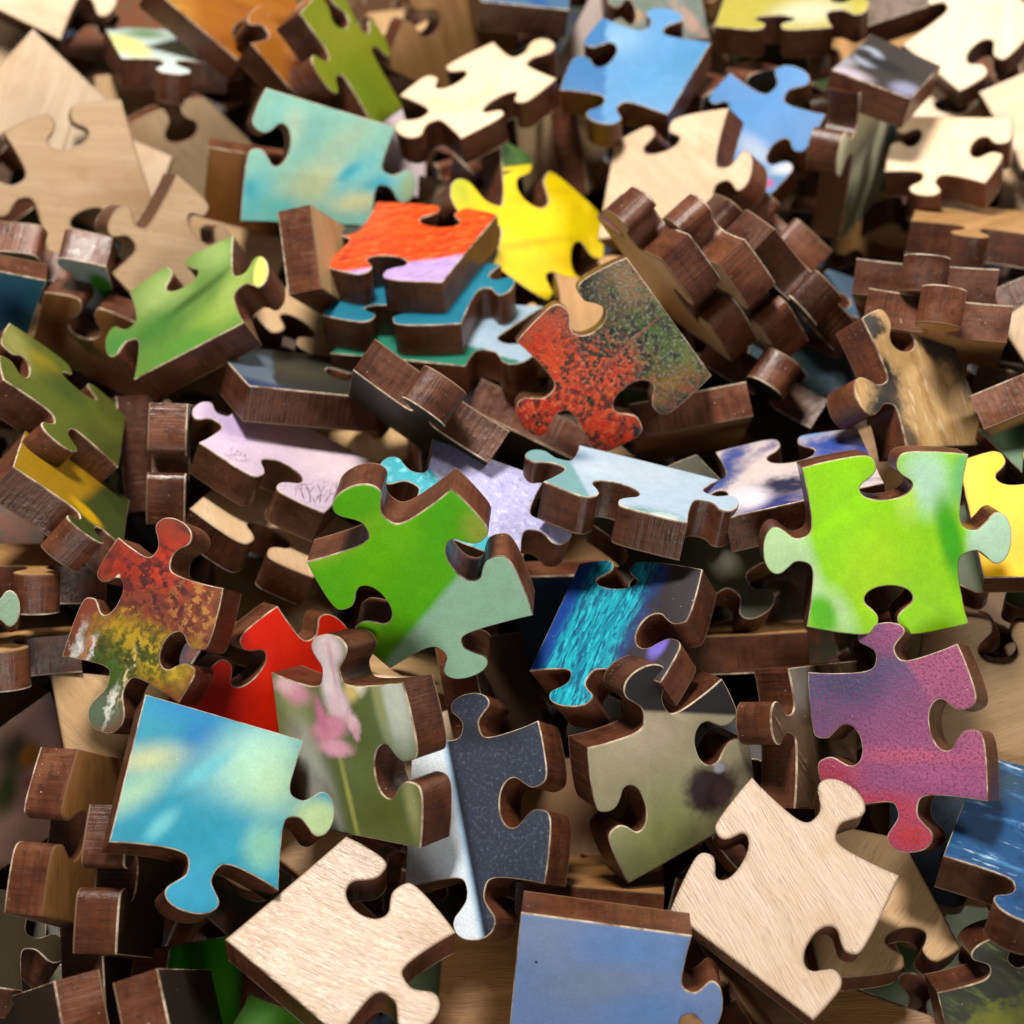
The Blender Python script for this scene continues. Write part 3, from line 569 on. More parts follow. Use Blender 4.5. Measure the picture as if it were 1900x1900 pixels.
    ('mustard yellow piece tipped on its brown side below the long olive piece', [-63.24, 1.12, 56.11], [0.86198, -0.32208, 0.39056, -0.02686], [-8.83, 8.39, 8.9, 9.18, 8.74, -8.73, -8.76, -8.84], [0, 0, (0.33, 4.33), 0], (0.2328, 0.1333, 0.0053), ([('H', 0.0685, -0.2086, -0.245, 0.0511, (0.0262, 0.0391, 0.0053), 0), ('B', 0.1222, -0.3179, 1.0238, 0.0897, 0.1528, (0.393, 0.2328, 0.0053), 0.5, 0)], 0.42, 0), 147, 0.0),
    ('leaf green piece with a dark vein, a yellow tipped knob and one straight edge', [-46.43, 34.91, 54.0], [0.97407, -0.05532, -0.18072, 0.1244], [-8.89, 9.31, 9.33, 10.49, 8.91, -9.48, -9.28, -10.34], [(0.473, -5.55), (0.547, 4.88), 0, (0.519, 4.53)], (0.0948, 0.1872, 0.0344), ([('B', -0.1723, 0.2899, 0.4141, 0.2845, 0.2777, (0.241, 0.3331, 0.1024), 0.9, 0), ('B', 0.3061, 0.418, 0.4133, 0.1634, 0.2088, (0.2346, 0.341, 0.1024), 0.9, 0), ('B', -0.0561, -0.0073, 0.3507, 0.5975, 0.0542, (0.0344, 0.084, 0.0122), 0.85, 0), ('B', -0.2463, -0.0982, 0.2611, 0.2377, 0.2002, (0.0507, 0.1556, 0.0267), 0.9, 0), ('B', 0.2351, -0.2894, 0.2604, 0.2335, 0.1924, (0.1984, 0.3029, 0.0481), 0.9, 0), ('B', -0.0015, -0.4344, 0.0616, 0.3552, 0.1638, (0.0739, 0.2101, 0.025), 0.9, 0), ('B', 0.4391, -0.0571, -0.5921, 0.1505, 0.3427, (0.241, 0.3331, 0.0772), 0.8, 0), ('B', -0.59, -0.0603, -0.5662, 0.1325, 0.1748, (0.056, 0.1872, 0.0387), 0.8, 0), ('B', 0.6408, -0.0247, -0.2116, 0.0637, 0.1903, (0.5507, 0.5717, 0.1411), 0.3, 0)], 0.42, 0), 148, 0.0),
    ('tan wooden corner peeking out behind the yellow tipped knob of the leaf piece', [-44.16, 63.99, 38.16], [0.94735, 0.26354, 0.15656, -0.0925], [-11.49, 2.64, 5.67, 3.73, 3.28, -10.65, -13.73, -14.54], [0, 0, 0, 0], 'tan', 0, 149, 0.0),
    ('wooden piece standing on edge, dark kinked side facing the leaf green piece', [-32.23, 47.17, 54.35], [0.77394, 0.14152, 0.58664, 0.19193], [-8.63, 6.39, 8.59, 6.96, 8.37, -6.96, -8.36, -6.39], [0, 0, 0, 0], 'tan', 0, 150, 2.0),
    ('sharp tan wooden piece with a dark notch behind the black corner piece', [-30.76, 43.05, 39.54], [0.95526, -0.05743, 0.11298, -0.26725], [-9.73, 11.23, 10.17, 11.8, 9.24, -5.87, -9.65, -6.09], [0, 0, (0.657, -4.01), 0], 'tan', 0, 151, -0.6),
    ('black and slate blue corner piece with two straight brown sides to the front', [-33.2, 24.11, 49.59], [0.92018, -0.29876, 0.18172, 0.17602], [-10.15, 10.06, 10.15, 10.07, 10.14, -10.07, -10.14, -10.06], [0, (0.471, -4.98), 0, 0], (0.0181, 0.0181, 0.0141), ([('H', -0.114, 0.2083, 2.8693, 0.023, (0.071, 0.0956, 0.1291), 0.06), ('H', -0.1914, -0.4785, -2.1133, 0.0798, (0.0212, 0.034, 0.0846), 0.03), ('B', 0.0359, -0.0226, -0.264, 0.2296, 0.2358, (0.034, 0.03, 0.0167), 0.8, 0)], 0.42, 0), 152, 2.4),
    ('first of three leaning brown slabs, nearest to the speckled autumn leaf piece', [26.71, 42.52, 59.88], [0.54805, 0.62886, -0.5378, -0.12223], [-10.2, 11.02, 10.2, 11.02, 10.2, -11.02, -10.2, -11.02], [(0.5, 5.0), (0.5, -5.0), 0, 0], 'tan', 0, 153, 2.0),
    ('second of three leaning brown slabs, between its two brown neighbours', [34.84, 41.51, 59.75], [0.54805, 0.62886, -0.5378, -0.12223], [-9.27, 10.74, 9.27, 10.74, 9.27, -10.74, -9.27, -10.74], [(0.5, 5.0), (0.5, -5.0), 0, 0], 'tan', 0, 154, 0.8),
    ('third leaning brown slab with a raised ridged knob, closest to the sage green piece', [41.76, 45.85, 57.74], [0.50134, 0.62977, -0.58792, -0.07998], [-10.27, 11.07, 10.27, 11.07, 10.27, -11.07, -10.27, -11.07], [(0.5, -5.03), (0.5, 5.03), 0, 0], (0.038, 0.0425, 0.028), ([], 0.42, 0), 155, 2.4),
    ('dark green sided piece with a pale rim leaning behind the three brown slabs', [43.6, 66.41, 44.08], [0.48095, 0.79257, -0.22758, -0.29786], [-7.21, 9.73, 11.88, 10.02, 11.92, -9.7, -7.31, -10.06], [(0.5, -5.32), 0, 0, 0], (0.0164, 0.0254, 0.0178), ([], 0.42, 0), 156, 0.8),
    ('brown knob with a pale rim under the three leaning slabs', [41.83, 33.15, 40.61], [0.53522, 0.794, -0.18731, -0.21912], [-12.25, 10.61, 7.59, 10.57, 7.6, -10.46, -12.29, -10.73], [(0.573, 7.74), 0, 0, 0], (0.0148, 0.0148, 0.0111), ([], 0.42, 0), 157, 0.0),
    ('brown piece standing upright like a cross, above its twin beside the fur piece', [62.47, 41.58, 58.56], [0.48121, 0.86198, -0.15903, 0.0119], [-9.93, 9.71, 9.93, 9.71, 9.93, -9.71, -9.93, -9.71], [(0.505, 7.0), 0, 0, 0], 'amber', 0, 158, 1.2),
    ('brown upright piece with a raised knob just behind the furry piece', [62.23, 33.03, 60.55], [0.50431, 0.84795, -0.1627, -0.01325], [-9.79, 9.36, 9.79, 9.36, 9.79, -9.36, -9.79, -9.36], [(0.519, 7.0), 0, 0, 0], 'amber', 0, 159, 2.0),
    ('brown piece sloping away beside the upright cross shaped piece at the picture edge', [82.08, 47.0, 47.55], [0.58353, 0.77401, -0.08719, 0.22978], [-5.65, 9.08, 12.89, 9.58, 12.9, -9.21, -5.75, -9.41], [0, 0, 0, 0], 'amber', 0, 160, 0.4),
    ('pale wooden knob poking in from the picture edge above the furry piece', [81.23, 30.13, 52.83], [0.94774, 0.0548, -0.25386, 0.1853], [-3.83, 7.81, 11.99, 8.58, 12.31, -8.33, -4.53, -8.12], [0, 0, 0, 0], 'pale', 0, 161, 0.8),
    ('amber wooden piece with curved brown side under the pinkish wood at the far edge', [74.62, 57.13, 47.31], [0.94179, -0.29417, -0.01771, -0.16179], [-9.7, 9.97, 9.7, 9.97, 9.7, -9.97, -9.7, -9.97], [0, 0, (0.512, 7.0), 0], 'amber', 0, 162, 1.2),
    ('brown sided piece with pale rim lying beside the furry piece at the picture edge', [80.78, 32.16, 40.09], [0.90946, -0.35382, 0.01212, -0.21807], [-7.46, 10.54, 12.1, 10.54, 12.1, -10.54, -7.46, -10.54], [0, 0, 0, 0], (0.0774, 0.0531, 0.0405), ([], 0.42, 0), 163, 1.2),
    ('tan fur print piece with black patches sloping down to the yellow piece', [55.26, 20.16, 57.45], [0.94534, 0.12763, 0.24665, 0.17088], [-8.79, 9.69, 8.49, 10.31, 9.0, -10.46, -8.72, -9.56], [(0.38, -5.53), 0, 0, (0.418, 6.46)], (0.4494, 0.2829, 0.1211), ([('NS', 9, 0.44, 0.6, -1.547, (0.305, 0.1593, 0.0536)), ('NS', 18, 0.5, 0.64, -1.547, (0.5393, 0.3947, 0.2098)), ('B', 0.2865, 0.3586, 0.1961, 0.2433, 0.2952, (0.0302, 0.0255, 0.0238), 0.35, 0.1), ('B', 0.4662, 0.0357, 0.1541, 0.1538, 0.2773, (0.0364, 0.0273, 0.0238), 0.5, 0.1), ('B', 0.4761, -0.2985, 0.1348, 0.1014, 0.1957, (0.0683, 0.0409, 0.0229), 0.6, 0.1), ('B', -0.3932, 0.4426, -0.0304, 0.1642, 0.0879, (0.0283, 0.0229, 0.0183), 0.4, 0.1), ('B', -0.4258, 0.0415, 0.2414, 0.1519, 0.1844, (0.0264, 0.0198, 0.0155), 0.5, 0.12), ('B', -0.5076, -0.1909, 0.2843, 0.1959, 0.1819, (0.0168, 0.0142, 0.013), 0.5, 0.12), ('B', -0.3681, -0.417, 0.1571, 0.0803, 0.1106, (0.0782, 0.0483, 0.0213), 0.6, 0)], 0.42, 0), 164, 1.2),
    ('brown sided piece below the pale rimmed one at the picture edge', [71.9, 18.83, 59.2], [0.57623, 0.77064, -0.10454, 0.25129], [-5.84, 9.19, 12.16, 9.19, 12.13, -9.15, -5.82, -9.23], [0, 0, 0, 0], 'amber', 0, 165, 0.4),
    ('greyish green print piece peeking out above the yellow piece at the picture edge', [73.32, 9.11, 55.31], [0.94284, 0.08801, -0.13725, 0.29063], [-3.92, 7.95, 11.93, 7.88, 12.49, -8.4, -3.43, -7.48], [0, 0, 0, 0], (0.169, 0.2792, 0.169), ([('B', 0.0157, 0.2067, -0.7033, 0.1052, 0.118, (0.0375, 0.1327, 0.0649), 0.7, 0)], 0.42, 0), 166, 2.4),
    ('golden yellow piece with a notch, partly under the lime green piece at the picture edge', [68.79, -2.99, 58.09], [0.98756, 0.05578, -0.1453, -0.02226], [-7.72, 8.63, 11.19, 9.22, 10.21, -9.43, -6.29, -8.42], [(0.374, -4.51), 0, 0, 0], (0.8426, 0.4933, 0.0), ([('B', -0.1591, 0.2286, -0.1167, 0.1345, 0.2354, (0.8741, 0.5643, 0.0028), 0.9, 0), ('B', -0.1416, -0.2033, -0.1019, 0.1642, 0.1515, (0.7967, 0.4277, 0.0), 0.9, 0)], 0.42, 0), 167, 2.0),
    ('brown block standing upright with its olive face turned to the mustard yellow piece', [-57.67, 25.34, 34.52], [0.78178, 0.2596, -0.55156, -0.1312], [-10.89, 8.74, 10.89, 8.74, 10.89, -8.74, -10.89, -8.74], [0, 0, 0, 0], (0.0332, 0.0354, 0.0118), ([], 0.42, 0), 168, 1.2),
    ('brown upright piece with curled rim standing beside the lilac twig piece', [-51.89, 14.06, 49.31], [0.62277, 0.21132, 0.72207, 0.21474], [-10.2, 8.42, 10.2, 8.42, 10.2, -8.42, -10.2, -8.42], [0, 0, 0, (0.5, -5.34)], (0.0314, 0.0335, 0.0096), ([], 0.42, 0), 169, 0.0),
    ('lilac sky piece with thin bare twigs printed on it, under the black corner piece', [-34.4, 10.68, 49.36], [0.94192, -0.23696, 0.16838, -0.1682], [-10.91, 8.79, 10.68, 8.81, 10.04, -9.46, -9.88, -8.17], [0, 0, (0.45, -5.93), (0.47, 3.99)], (0.4956, 0.3943, 0.5065), ([('B', -0.4274, 0.0333, 0.257, 0.2166, 0.2777, (0.3849, 0.2981, 0.4849), 0.9, 0), ('B', 0.3963, 0.155, 0.2551, 0.3351, 0.2791, (0.648, 0.5287, 0.5985), 0.9, 0), ('B', 0.4121, -0.3304, 1.881, 0.079, 0.0046, (0.1508, 0.0859, 0.1301), 0.5, 0), ('B', 0.3599, -0.2218, 2.2389, 0.0498, 0.0049, (0.1508, 0.0859, 0.1301), 0.5, 0), ('B', 0.3852, -0.208, 1.6485, 0.054, 0.0033, (0.1508, 0.0859, 0.1301), 0.5, 0), ('B', 0.3053, -0.4048, 2.1843, 0.0512, 0.006, (0.1508, 0.0859, 0.1301), 0.5, 0), ('B', 0.2558, -0.3463, 2.4267, 0.0299, 0.0052, (0.1508, 0.0859, 0.1301), 0.5, 0), ('B', 0.2652, -0.3324, 1.9259, 0.0366, 0.0035, (0.1508, 0.0859, 0.1301), 0.5, 0), ('B', 0.4806, -0.2184, 1.7629, 0.0762, 0.0043, (0.1508, 0.0859, 0.1301), 0.5, 0), ('B', 0.448, -0.0941, 1.9096, 0.0597, 0.0037, (0.1508, 0.0859, 0.1301), 0.5, 0), ('B', 0.4698, -0.1024, 1.5016, 0.0475, 0.0038, (0.1508, 0.0859, 0.1301), 0.5, 0), ('B', 0.3565, -0.3877, 1.9753, 0.0638, 0.005, (0.1508, 0.0859, 0.1301), 0.5, 0), ('B', 0.3066, -0.3005, 2.263, 0.043, 0.0049, (0.1508, 0.0859, 0.1301), 0.5, 0), ('B', 0.328, -0.2822, 1.6631, 0.0528, 0.0033, (0.1508, 0.0859, 0.1301), 0.5, 0), ('B', 0.4546, -0.3016, 1.632, 0.0619, 0.0044, (0.1508, 0.0859, 0.1301), 0.5, 0), ('B', 0.44, -0.2029, 1.8404, 0.0437, 0.0034, (0.1508, 0.0859, 0.1301), 0.5, 0), ('B', 0.4584, -0.2122, 1.3329, 0.0332, 0.0045, (0.1508, 0.0859, 0.1301), 0.5, 0), ('B', -0.2512, -0.2905, 1.9382, 0.0311, 0.003, (0.1508, 0.0859, 0.1301), 0.5, 0), ('B', -0.1904, -0.2916, 2.0643, 0.0292, 0.0035, (0.1508, 0.0859, 0.1301), 0.5, 0), ('B', -0.2951, -0.2903, 1.805, 0.0317, 0.0028, (0.1508, 0.0859, 0.1301), 0.5, 0), ('VE', 0.3462, -0.2904, 0.4988, 0.2298, 0.1926, (0.1112, 0.0612, 0.0981), 0.9, 9.0, 0.04), ('VE', -0.2247, -0.3525, 0.2477, 0.0905, 0.0918, (0.1112, 0.0644, 0.1301), 0.9, 13.0, 0.035)], 0.42, 0), 170, 1.6),
    ('wooden piece stacked under the lilac twig piece with ridged grain', [-35.53, 1.99, 44.73], [0.94192, -0.23696, 0.16838, -0.1682], [-10.04, 8.02, 11.31, 8.31, 9.21, -8.11, -10.45, -7.13], [0, 0, (0.439, -5.42), 0], 'pale', 0, 171, -1.0),
    ('wooden piece below the pale lilac stack, under the red piece', [-37.15, -4.49, 31.97], [0.95135, -0.16884, 0.2554, 0.03473], [-10.5, 9.49, 9.35, 9.19, 9.27, -11.3, -8.32, -7.58], [0, 0, 0, 0], 'tan', 0, 172, 2.4),
    ('dark brown piece with a barrel shaped knob pointing forward at the picture edge', [-66.99, -5.65, 45.78], [0.88922, -0.4216, 0.09793, 0.14813], [-8.96, 10.44, 8.96, 10.44, 8.96, -10.44, -8.96, -10.44], [0, 0, (0.501, 6.35), 0], 'amber', 0, 173, 2.0),
    ('speckled mint knob poking in from the picture edge beside the barrel shaped knob', [-71.91, -15.08, 57.35], [0.97344, 0.16875, 0.14177, 0.06201], [-12.95, 9.44, 3.7, 7.16, 4.22, -8.0, -12.13, -8.64], [0, (0.511, 3.8), 0, 0], (0.178, 0.2773, 0.1907), ([], 0.42, (40, 0.15)), 174, 0.4),
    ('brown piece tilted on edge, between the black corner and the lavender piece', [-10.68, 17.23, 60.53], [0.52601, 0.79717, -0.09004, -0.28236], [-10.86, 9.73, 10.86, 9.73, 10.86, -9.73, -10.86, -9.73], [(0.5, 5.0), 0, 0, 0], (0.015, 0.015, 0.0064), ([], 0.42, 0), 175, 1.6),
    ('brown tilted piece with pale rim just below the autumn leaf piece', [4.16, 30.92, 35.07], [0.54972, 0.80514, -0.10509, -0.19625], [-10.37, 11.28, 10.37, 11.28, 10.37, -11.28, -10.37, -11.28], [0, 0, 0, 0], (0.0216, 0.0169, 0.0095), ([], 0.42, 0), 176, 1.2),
    ('lavender speckled piece with a turquoise side under the bright green piece', [-5.77, -1.29, 57.11], [0.98522, -0.06291, 0.08104, -0.13718], [-8.46, 7.76, 7.85, 7.22, 8.6, -8.09, -8.07, -6.92], [0, (0.527, 5.29), 0, (0.487, 5.27)], (0.3472, 0.3472, 0.5696), ([('NS', 16, 0.5, 0.66, None, (0.4813, 0.4813, 0.6667)), ('NS', 24, 0.52, 0.66, None, (0.2666, 0.2593, 0.4813)), ('H', -0.3968, 0.1572, -2.2113, 0.0129, (0.023, 0.2895, 0.3738), 0), ('NSH', -0.3968, 0.1572, -2.2113, 12, 0.5, 0.65, None, (0.1465, 0.4813, 0.5134))], 0.42, (30, 0.1)), 177, 0.0),
    ('icy blue grey piece with thick brown side, in front of the autumn leaf piece', [15.15, -1.22, 58.46], [0.93219, -0.31142, 0.02096, -0.18329], [-9.96, 8.39, 9.98, 9.26, 9.76, -9.26, -9.78, -8.4], [0, (0.426, 4.29), (0.555, -6.71), (0.496, 5.19)], (0.3139, 0.4104, 0.5116), ([('B', -0.4973, 0.0932, 0.2513, 0.2011, 0.2327, (0.1053, 0.1642, 0.2824), 0.6, 0), ('B', -0.2538, 0.0531, -1.0684, 0.1652, 0.29, (0.3826, 0.4696, 0.5671), 0.8, 0), ('H', -0.3127, -0.196, -2.6316, 0.0208, (0.1329, 0.2674, 0.2901), 0), ('B', 0.2766, -0.4816, 0.2531, 0.2029, 0.1105, (0.1429, 0.2601, 0.2824), 0.6, 0.1), ('B', 0.3315, -0.4896, 0.2531, 0.1012, 0.0919, (0.42, 0.5116, 0.5445), 0.6, 0.08), ('B', 0.0511, 0.1952, 0.1481, 0.3254, 0.2518, (0.3647, 0.4394, 0.5224), 0.9, 0)], 0.42, 0), 178, 2.0),
    ('white and blue print piece with dark folds, beside the lime green piece', [39.5, 2.51, 56.18], [0.95846, -0.25879, -0.11944, 0.01075], [-9.91, 9.8, 9.93, 8.62, 10.36, -8.56, -10.36, -9.9], [(0.518, -7.0), 0, 0, (0.481, 3.8)], (0.462, 0.4039, 0.4132), ([('B', -0.2116, -0.4221, -0.101, 0.3776, 0.1591, (0.0257, 0.0317, 0.1509), 0.7, 0.08), ('B', -0.0778, -0.2068, -0.2194, 0.2116, 0.1503, (0.0159, 0.0159, 0.0458), 0.6, 0.08), ('B', -0.4549, 0.1999, -0.4104, 0.1178, 0.4689, (0.0338, 0.0541, 0.2152), 0.6, 0.1), ('B', 0.2399, 0.233, -0.0394, 0.2166, 0.2106, (0.0338, 0.0697, 0.3009), 0.6, 0.1), ('B', 0.4178, -0.0164, -0.4182, 0.1809, 0.3777, (0.0239, 0.0384, 0.1963), 0.7, 0.1), ('B', -0.2399, 0.2759, -0.7255, 0.0629, 0.3095, (0.0384, 0.0458, 0.1671), 0.7, 0.08), ('B', -0.0397, 0.676, -0.1293, 0.4528, 0.1239, (0.0189, 0.0257, 0.0876), 0.6, 0.06), ('B', 0.1716, 0.5307, -0.0449, 0.223, 0.1036, (0.1213, 0.2489, 0.4929), 0.6, 0.06), ('B', -0.1024, 0.1723, -0.2324, 0.2564, 0.2085, (0.5358, 0.452, 0.4324), 0.7, 0.06), ('B', -0.3562, -0.2864, -0.6895, 0.1664, 0.1699, (0.5468, 0.5034, 0.5808), 0.5, 0), ('NS', 10, 0.55, 0.75, -0.575, (0.2283, 0.1671, 0.1963))], 0.42, 0), 179, 0.0),
    ('brown block with a sharp crease and olive underside, below the autumn leaf piece', [26.38, 27.33, 44.28], [0.54604, 0.8322, 0.01929, 0.09438], [-8.6, 11.09, 8.6, 11.09, 8.6, -11.09, -8.6, -11.09], [0, 0, 0, 0], 'tan', 0, 180, 2.4),
    ('lime green piece lying face up with a dark green wedge and two mint knobs', [46.75, -7.98, 65.08], [0.93236, 0.35863, -0.04213, 0.0177], [-10.04, 10.1, 10.09, 10.68, 9.94, -10.64, -9.99, -10.14], [(0.509, -4.83), (0.505, 5.21), (0.497, -5.06), (0.489, 5.1)], (0.296, 0.7072, 0.0025), ([('B', -0.2733, 0.1819, -0.141, 0.198, 0.4442, (0.3141, 0.7832, 0.0019), 0.9, 0), ('B', -0.0826, -0.1695, -0.2289, 0.1995, 0.3094, (0.4033, 0.7832, 0.0031), 0.9, 0), ('B', -0.6428, -0.0216, 0.0406, 0.1824, 0.2419, (0.5057, 0.7676, 0.3927), 0.5, 0), ('B', -0.4619, -0.2201, 0.2793, 0.0796, 0.3836, (0.5057, 0.7832, 0.3927), 0.8, 0), ('B', -0.2873, -0.4367, 0.4109, 0.0864, 0.2097, (0.47, 0.7832, 0.3141), 0.8, 0), ('B', -0.4039, -0.4312, 0.3188, 0.0932, 0.1399, (0.1102, 0.5428, 0.0053), 0.5, 0), ('B', 0.2473, 0.391, 0.1642, 0.1611, 0.2372, (0.4817, 0.7832, 0.5685), 0.7, 0), ('B', 0.4648, 0.4129, -0.2317, 0.0784, 0.1996, (0.1934, 0.5948, 0.1934), 0.8, 0), ('B', 0.3931, 0.0121, 0.2057, 0.0778, 0.3027, (0.0561, 0.4033, 0.0072), 0.6, 0), ('B', 0.6408, -0.0004, -0.0502, 0.1561, 0.2386, (0.5057, 0.7832, 0.5685), 0.3, 0), ('B', 0.1218, 0.263, 0.129, 0.0779, 0.17, (0.4471, 0.799, 0.0826), 0.8, 0)], 0.42, 0), 181, 0.0),
    ('dusty pink and navy speckled piece with a red lower knob, below the lime piece', [49.95, -30.26, 53.96], [0.94237, 0.16, -0.29384, 0.00249], [-9.86, 8.93, 9.51, 9.31, 9.72, -9.56, -9.39, -8.65], [(0.537, 4.33), (0.481, -5.17), (0.505, 5.45), (0.445, -5.28)], (0.2537, 0.0782, 0.1779), ([('H', -0.2528, 0.1257, 1.9079, 0.2685, (0.0782, 0.0745, 0.1599), 0), ('B', -0.25, 0.3563, -0.156, 0.2431, 0.1516, (0.0481, 0.0572, 0.1222), 0.9, 0), ('B', -0.4278, 0.1506, -0.1418, 0.1065, 0.1349, (0.1272, 0.0708, 0.143), 0.9, 0), ('H', 0.1697, 0.3637, 0.3933, 0.0335, (0.3189, 0.0945, 0.1841), 0), ('B', 0.0334, 0.5723, -0.1722, 0.17, 0.114, (0.2387, 0.0782, 0.1718), 0.9, 0), ('B', 0.1104, -0.1719, -0.1946, 0.3859, 0.0583, (0.4334, 0.0945, 0.1658), 1.0, 0), ('B', 0.2211, -0.2986, -0.1192, 0.287, 0.1083, (0.3103, 0.0861, 0.2036), 1.0, 0), ('B', -0.4346, -0.2201, -0.1192, 0.1919, 0.1657, (0.3832, 0.0541, 0.0902), 1.0, 0), ('B', -0.1411, -0.4512, -0.1739, 0.3935, 0.1038, (0.4438, 0.0481, 0.0745), 1.0, 0), ('B', -0.0049, -0.6419, -0.0958, 0.1956, 0.1143, (0.423, 0.0425, 0.0452), 0.9, 0), ('NS', 60, 0.5, 0.62, None, (0.1779, 0.051, 0.1125))], 0.4, (38, 0.2)), 182, 2.0),
    ('tan wooden piece behind the pink and navy piece at the picture edge', [66.23, -20.76, 46.52], [0.93787, 0.30793, -0.12393, -0.1011], [-11.75, 9.06, 4.9, 9.05, 7.52, -10.63, -11.68, -7.39], [(0.597, -5.12), 0, 0, 0], 'tan', 0, 183, 0.5),
    ('long brown side of a piece lying beneath the lime green piece', [34.88, -12.91, 37.28], [0.86882, -0.48504, -0.07391, -0.06652], [-12.69, 10.33, 7.29, 10.33, 7.29, -10.33, -12.69, -10.33], [0, 0, 0, 0], 'amber', 0, 184, 1.6),
    ('turquoise waterfall piece with dark blue border below the icy blue piece', [15.81, -17.8, 54.02], [0.95022, -0.05358, -0.24594, -0.18364], [-9.28, 8.67, 9.41, 8.58, 9.61, -8.56, -9.72, -8.72], [(0.366, -3.8), (0.559, -5.88), (0.6, 4.6), 0], (0.0027, 0.1807, 0.2815), ([('NS', 12, 0.42, 0.56, 1.521, (0.0082, 0.3151, 0.4091)), ('NS', 26, 0.47, 0.57, 1.521, (0.0011, 0.0795, 0.1745)), ('NS', 34, 0.52, 0.6, 1.521, (0.019, 0.4091, 0.4948)), ('H', -0.3585, -0.0695, 3.0793, 0.0572, (0.0039, 0.0379, 0.2207), 0), ('H', 0.1102, 0.0924, -0.0397, 0.0706, (0.0063, 0.0226, 0.1048), 0.08), ('H', 0.2033, 0.0568, -0.0447, 0.0521, (0.0174, 0.0116, 0.0158), 0.1), ('B', 0.3687, -0.1568, -0.0942, 0.0626, 0.1189, (0.1398, 0.1048, 0.4616), 0.5, 0)], 0.42, 0), 185, 1.6),
    ('dark navy piece with brown rim tucked below the bright green piece', [2.71, -2.18, 31.24], [0.87546, 0.43309, 0.21267, -0.02778], [-8.14, 8.59, 8.34, 10.4, 6.55, -9.94, -6.82, -9.02], [0, 0, 0, 0], (0.0047, 0.0193, 0.0466), ([], 0.42, 0), 186, 2.4),
    ('bright green piece with a mint corner, thick brown upper sides, in the centre foreground', [-11.06, -11.31, 64.14], [0.82596, 0.50245, -0.1587, 0.20036], [-10.69, 9.45, 10.6, 10.15, 10.31, -10.28, -10.22, -9.32], [(0.504, 6.18), (0.453, -5.48), (0.564, 5.43), (0.487, -5.55)], (0.1579, 0.7466, 0.0031), ([('B', -0.2402, 0.4897, 0.0563, 0.427, 0.0954, (0.442, 0.7978, 0.0584), 1.0, 0), ('B', 0.3109, 0.4437, -0.0858, 0.2363, 0.185, (0.1261, 0.73, 0.0024), 0.9, 0), ('B', -0.0147, 0.3519, -0.9975, 0.1657, 0.4017, (0.2428, 0.851, 0.0067), 0.9, 0), ('B', -0.5219, -0.2616, -0.9066, 0.173, 0.2636, (0.1647, 0.4929, 0.0057), 0.9, 0), ('B', 0.5465, 0.1722, -1.3714, 0.1574, 0.1248, (0.5062, 0.6656, 0.0792), 0.7, 0), ('H', 0.0586, -0.1339, -1.1223, 0.0357, (0.5062, 0.9, 0.65), 0)], 0.42, 0), 187, 1.6),
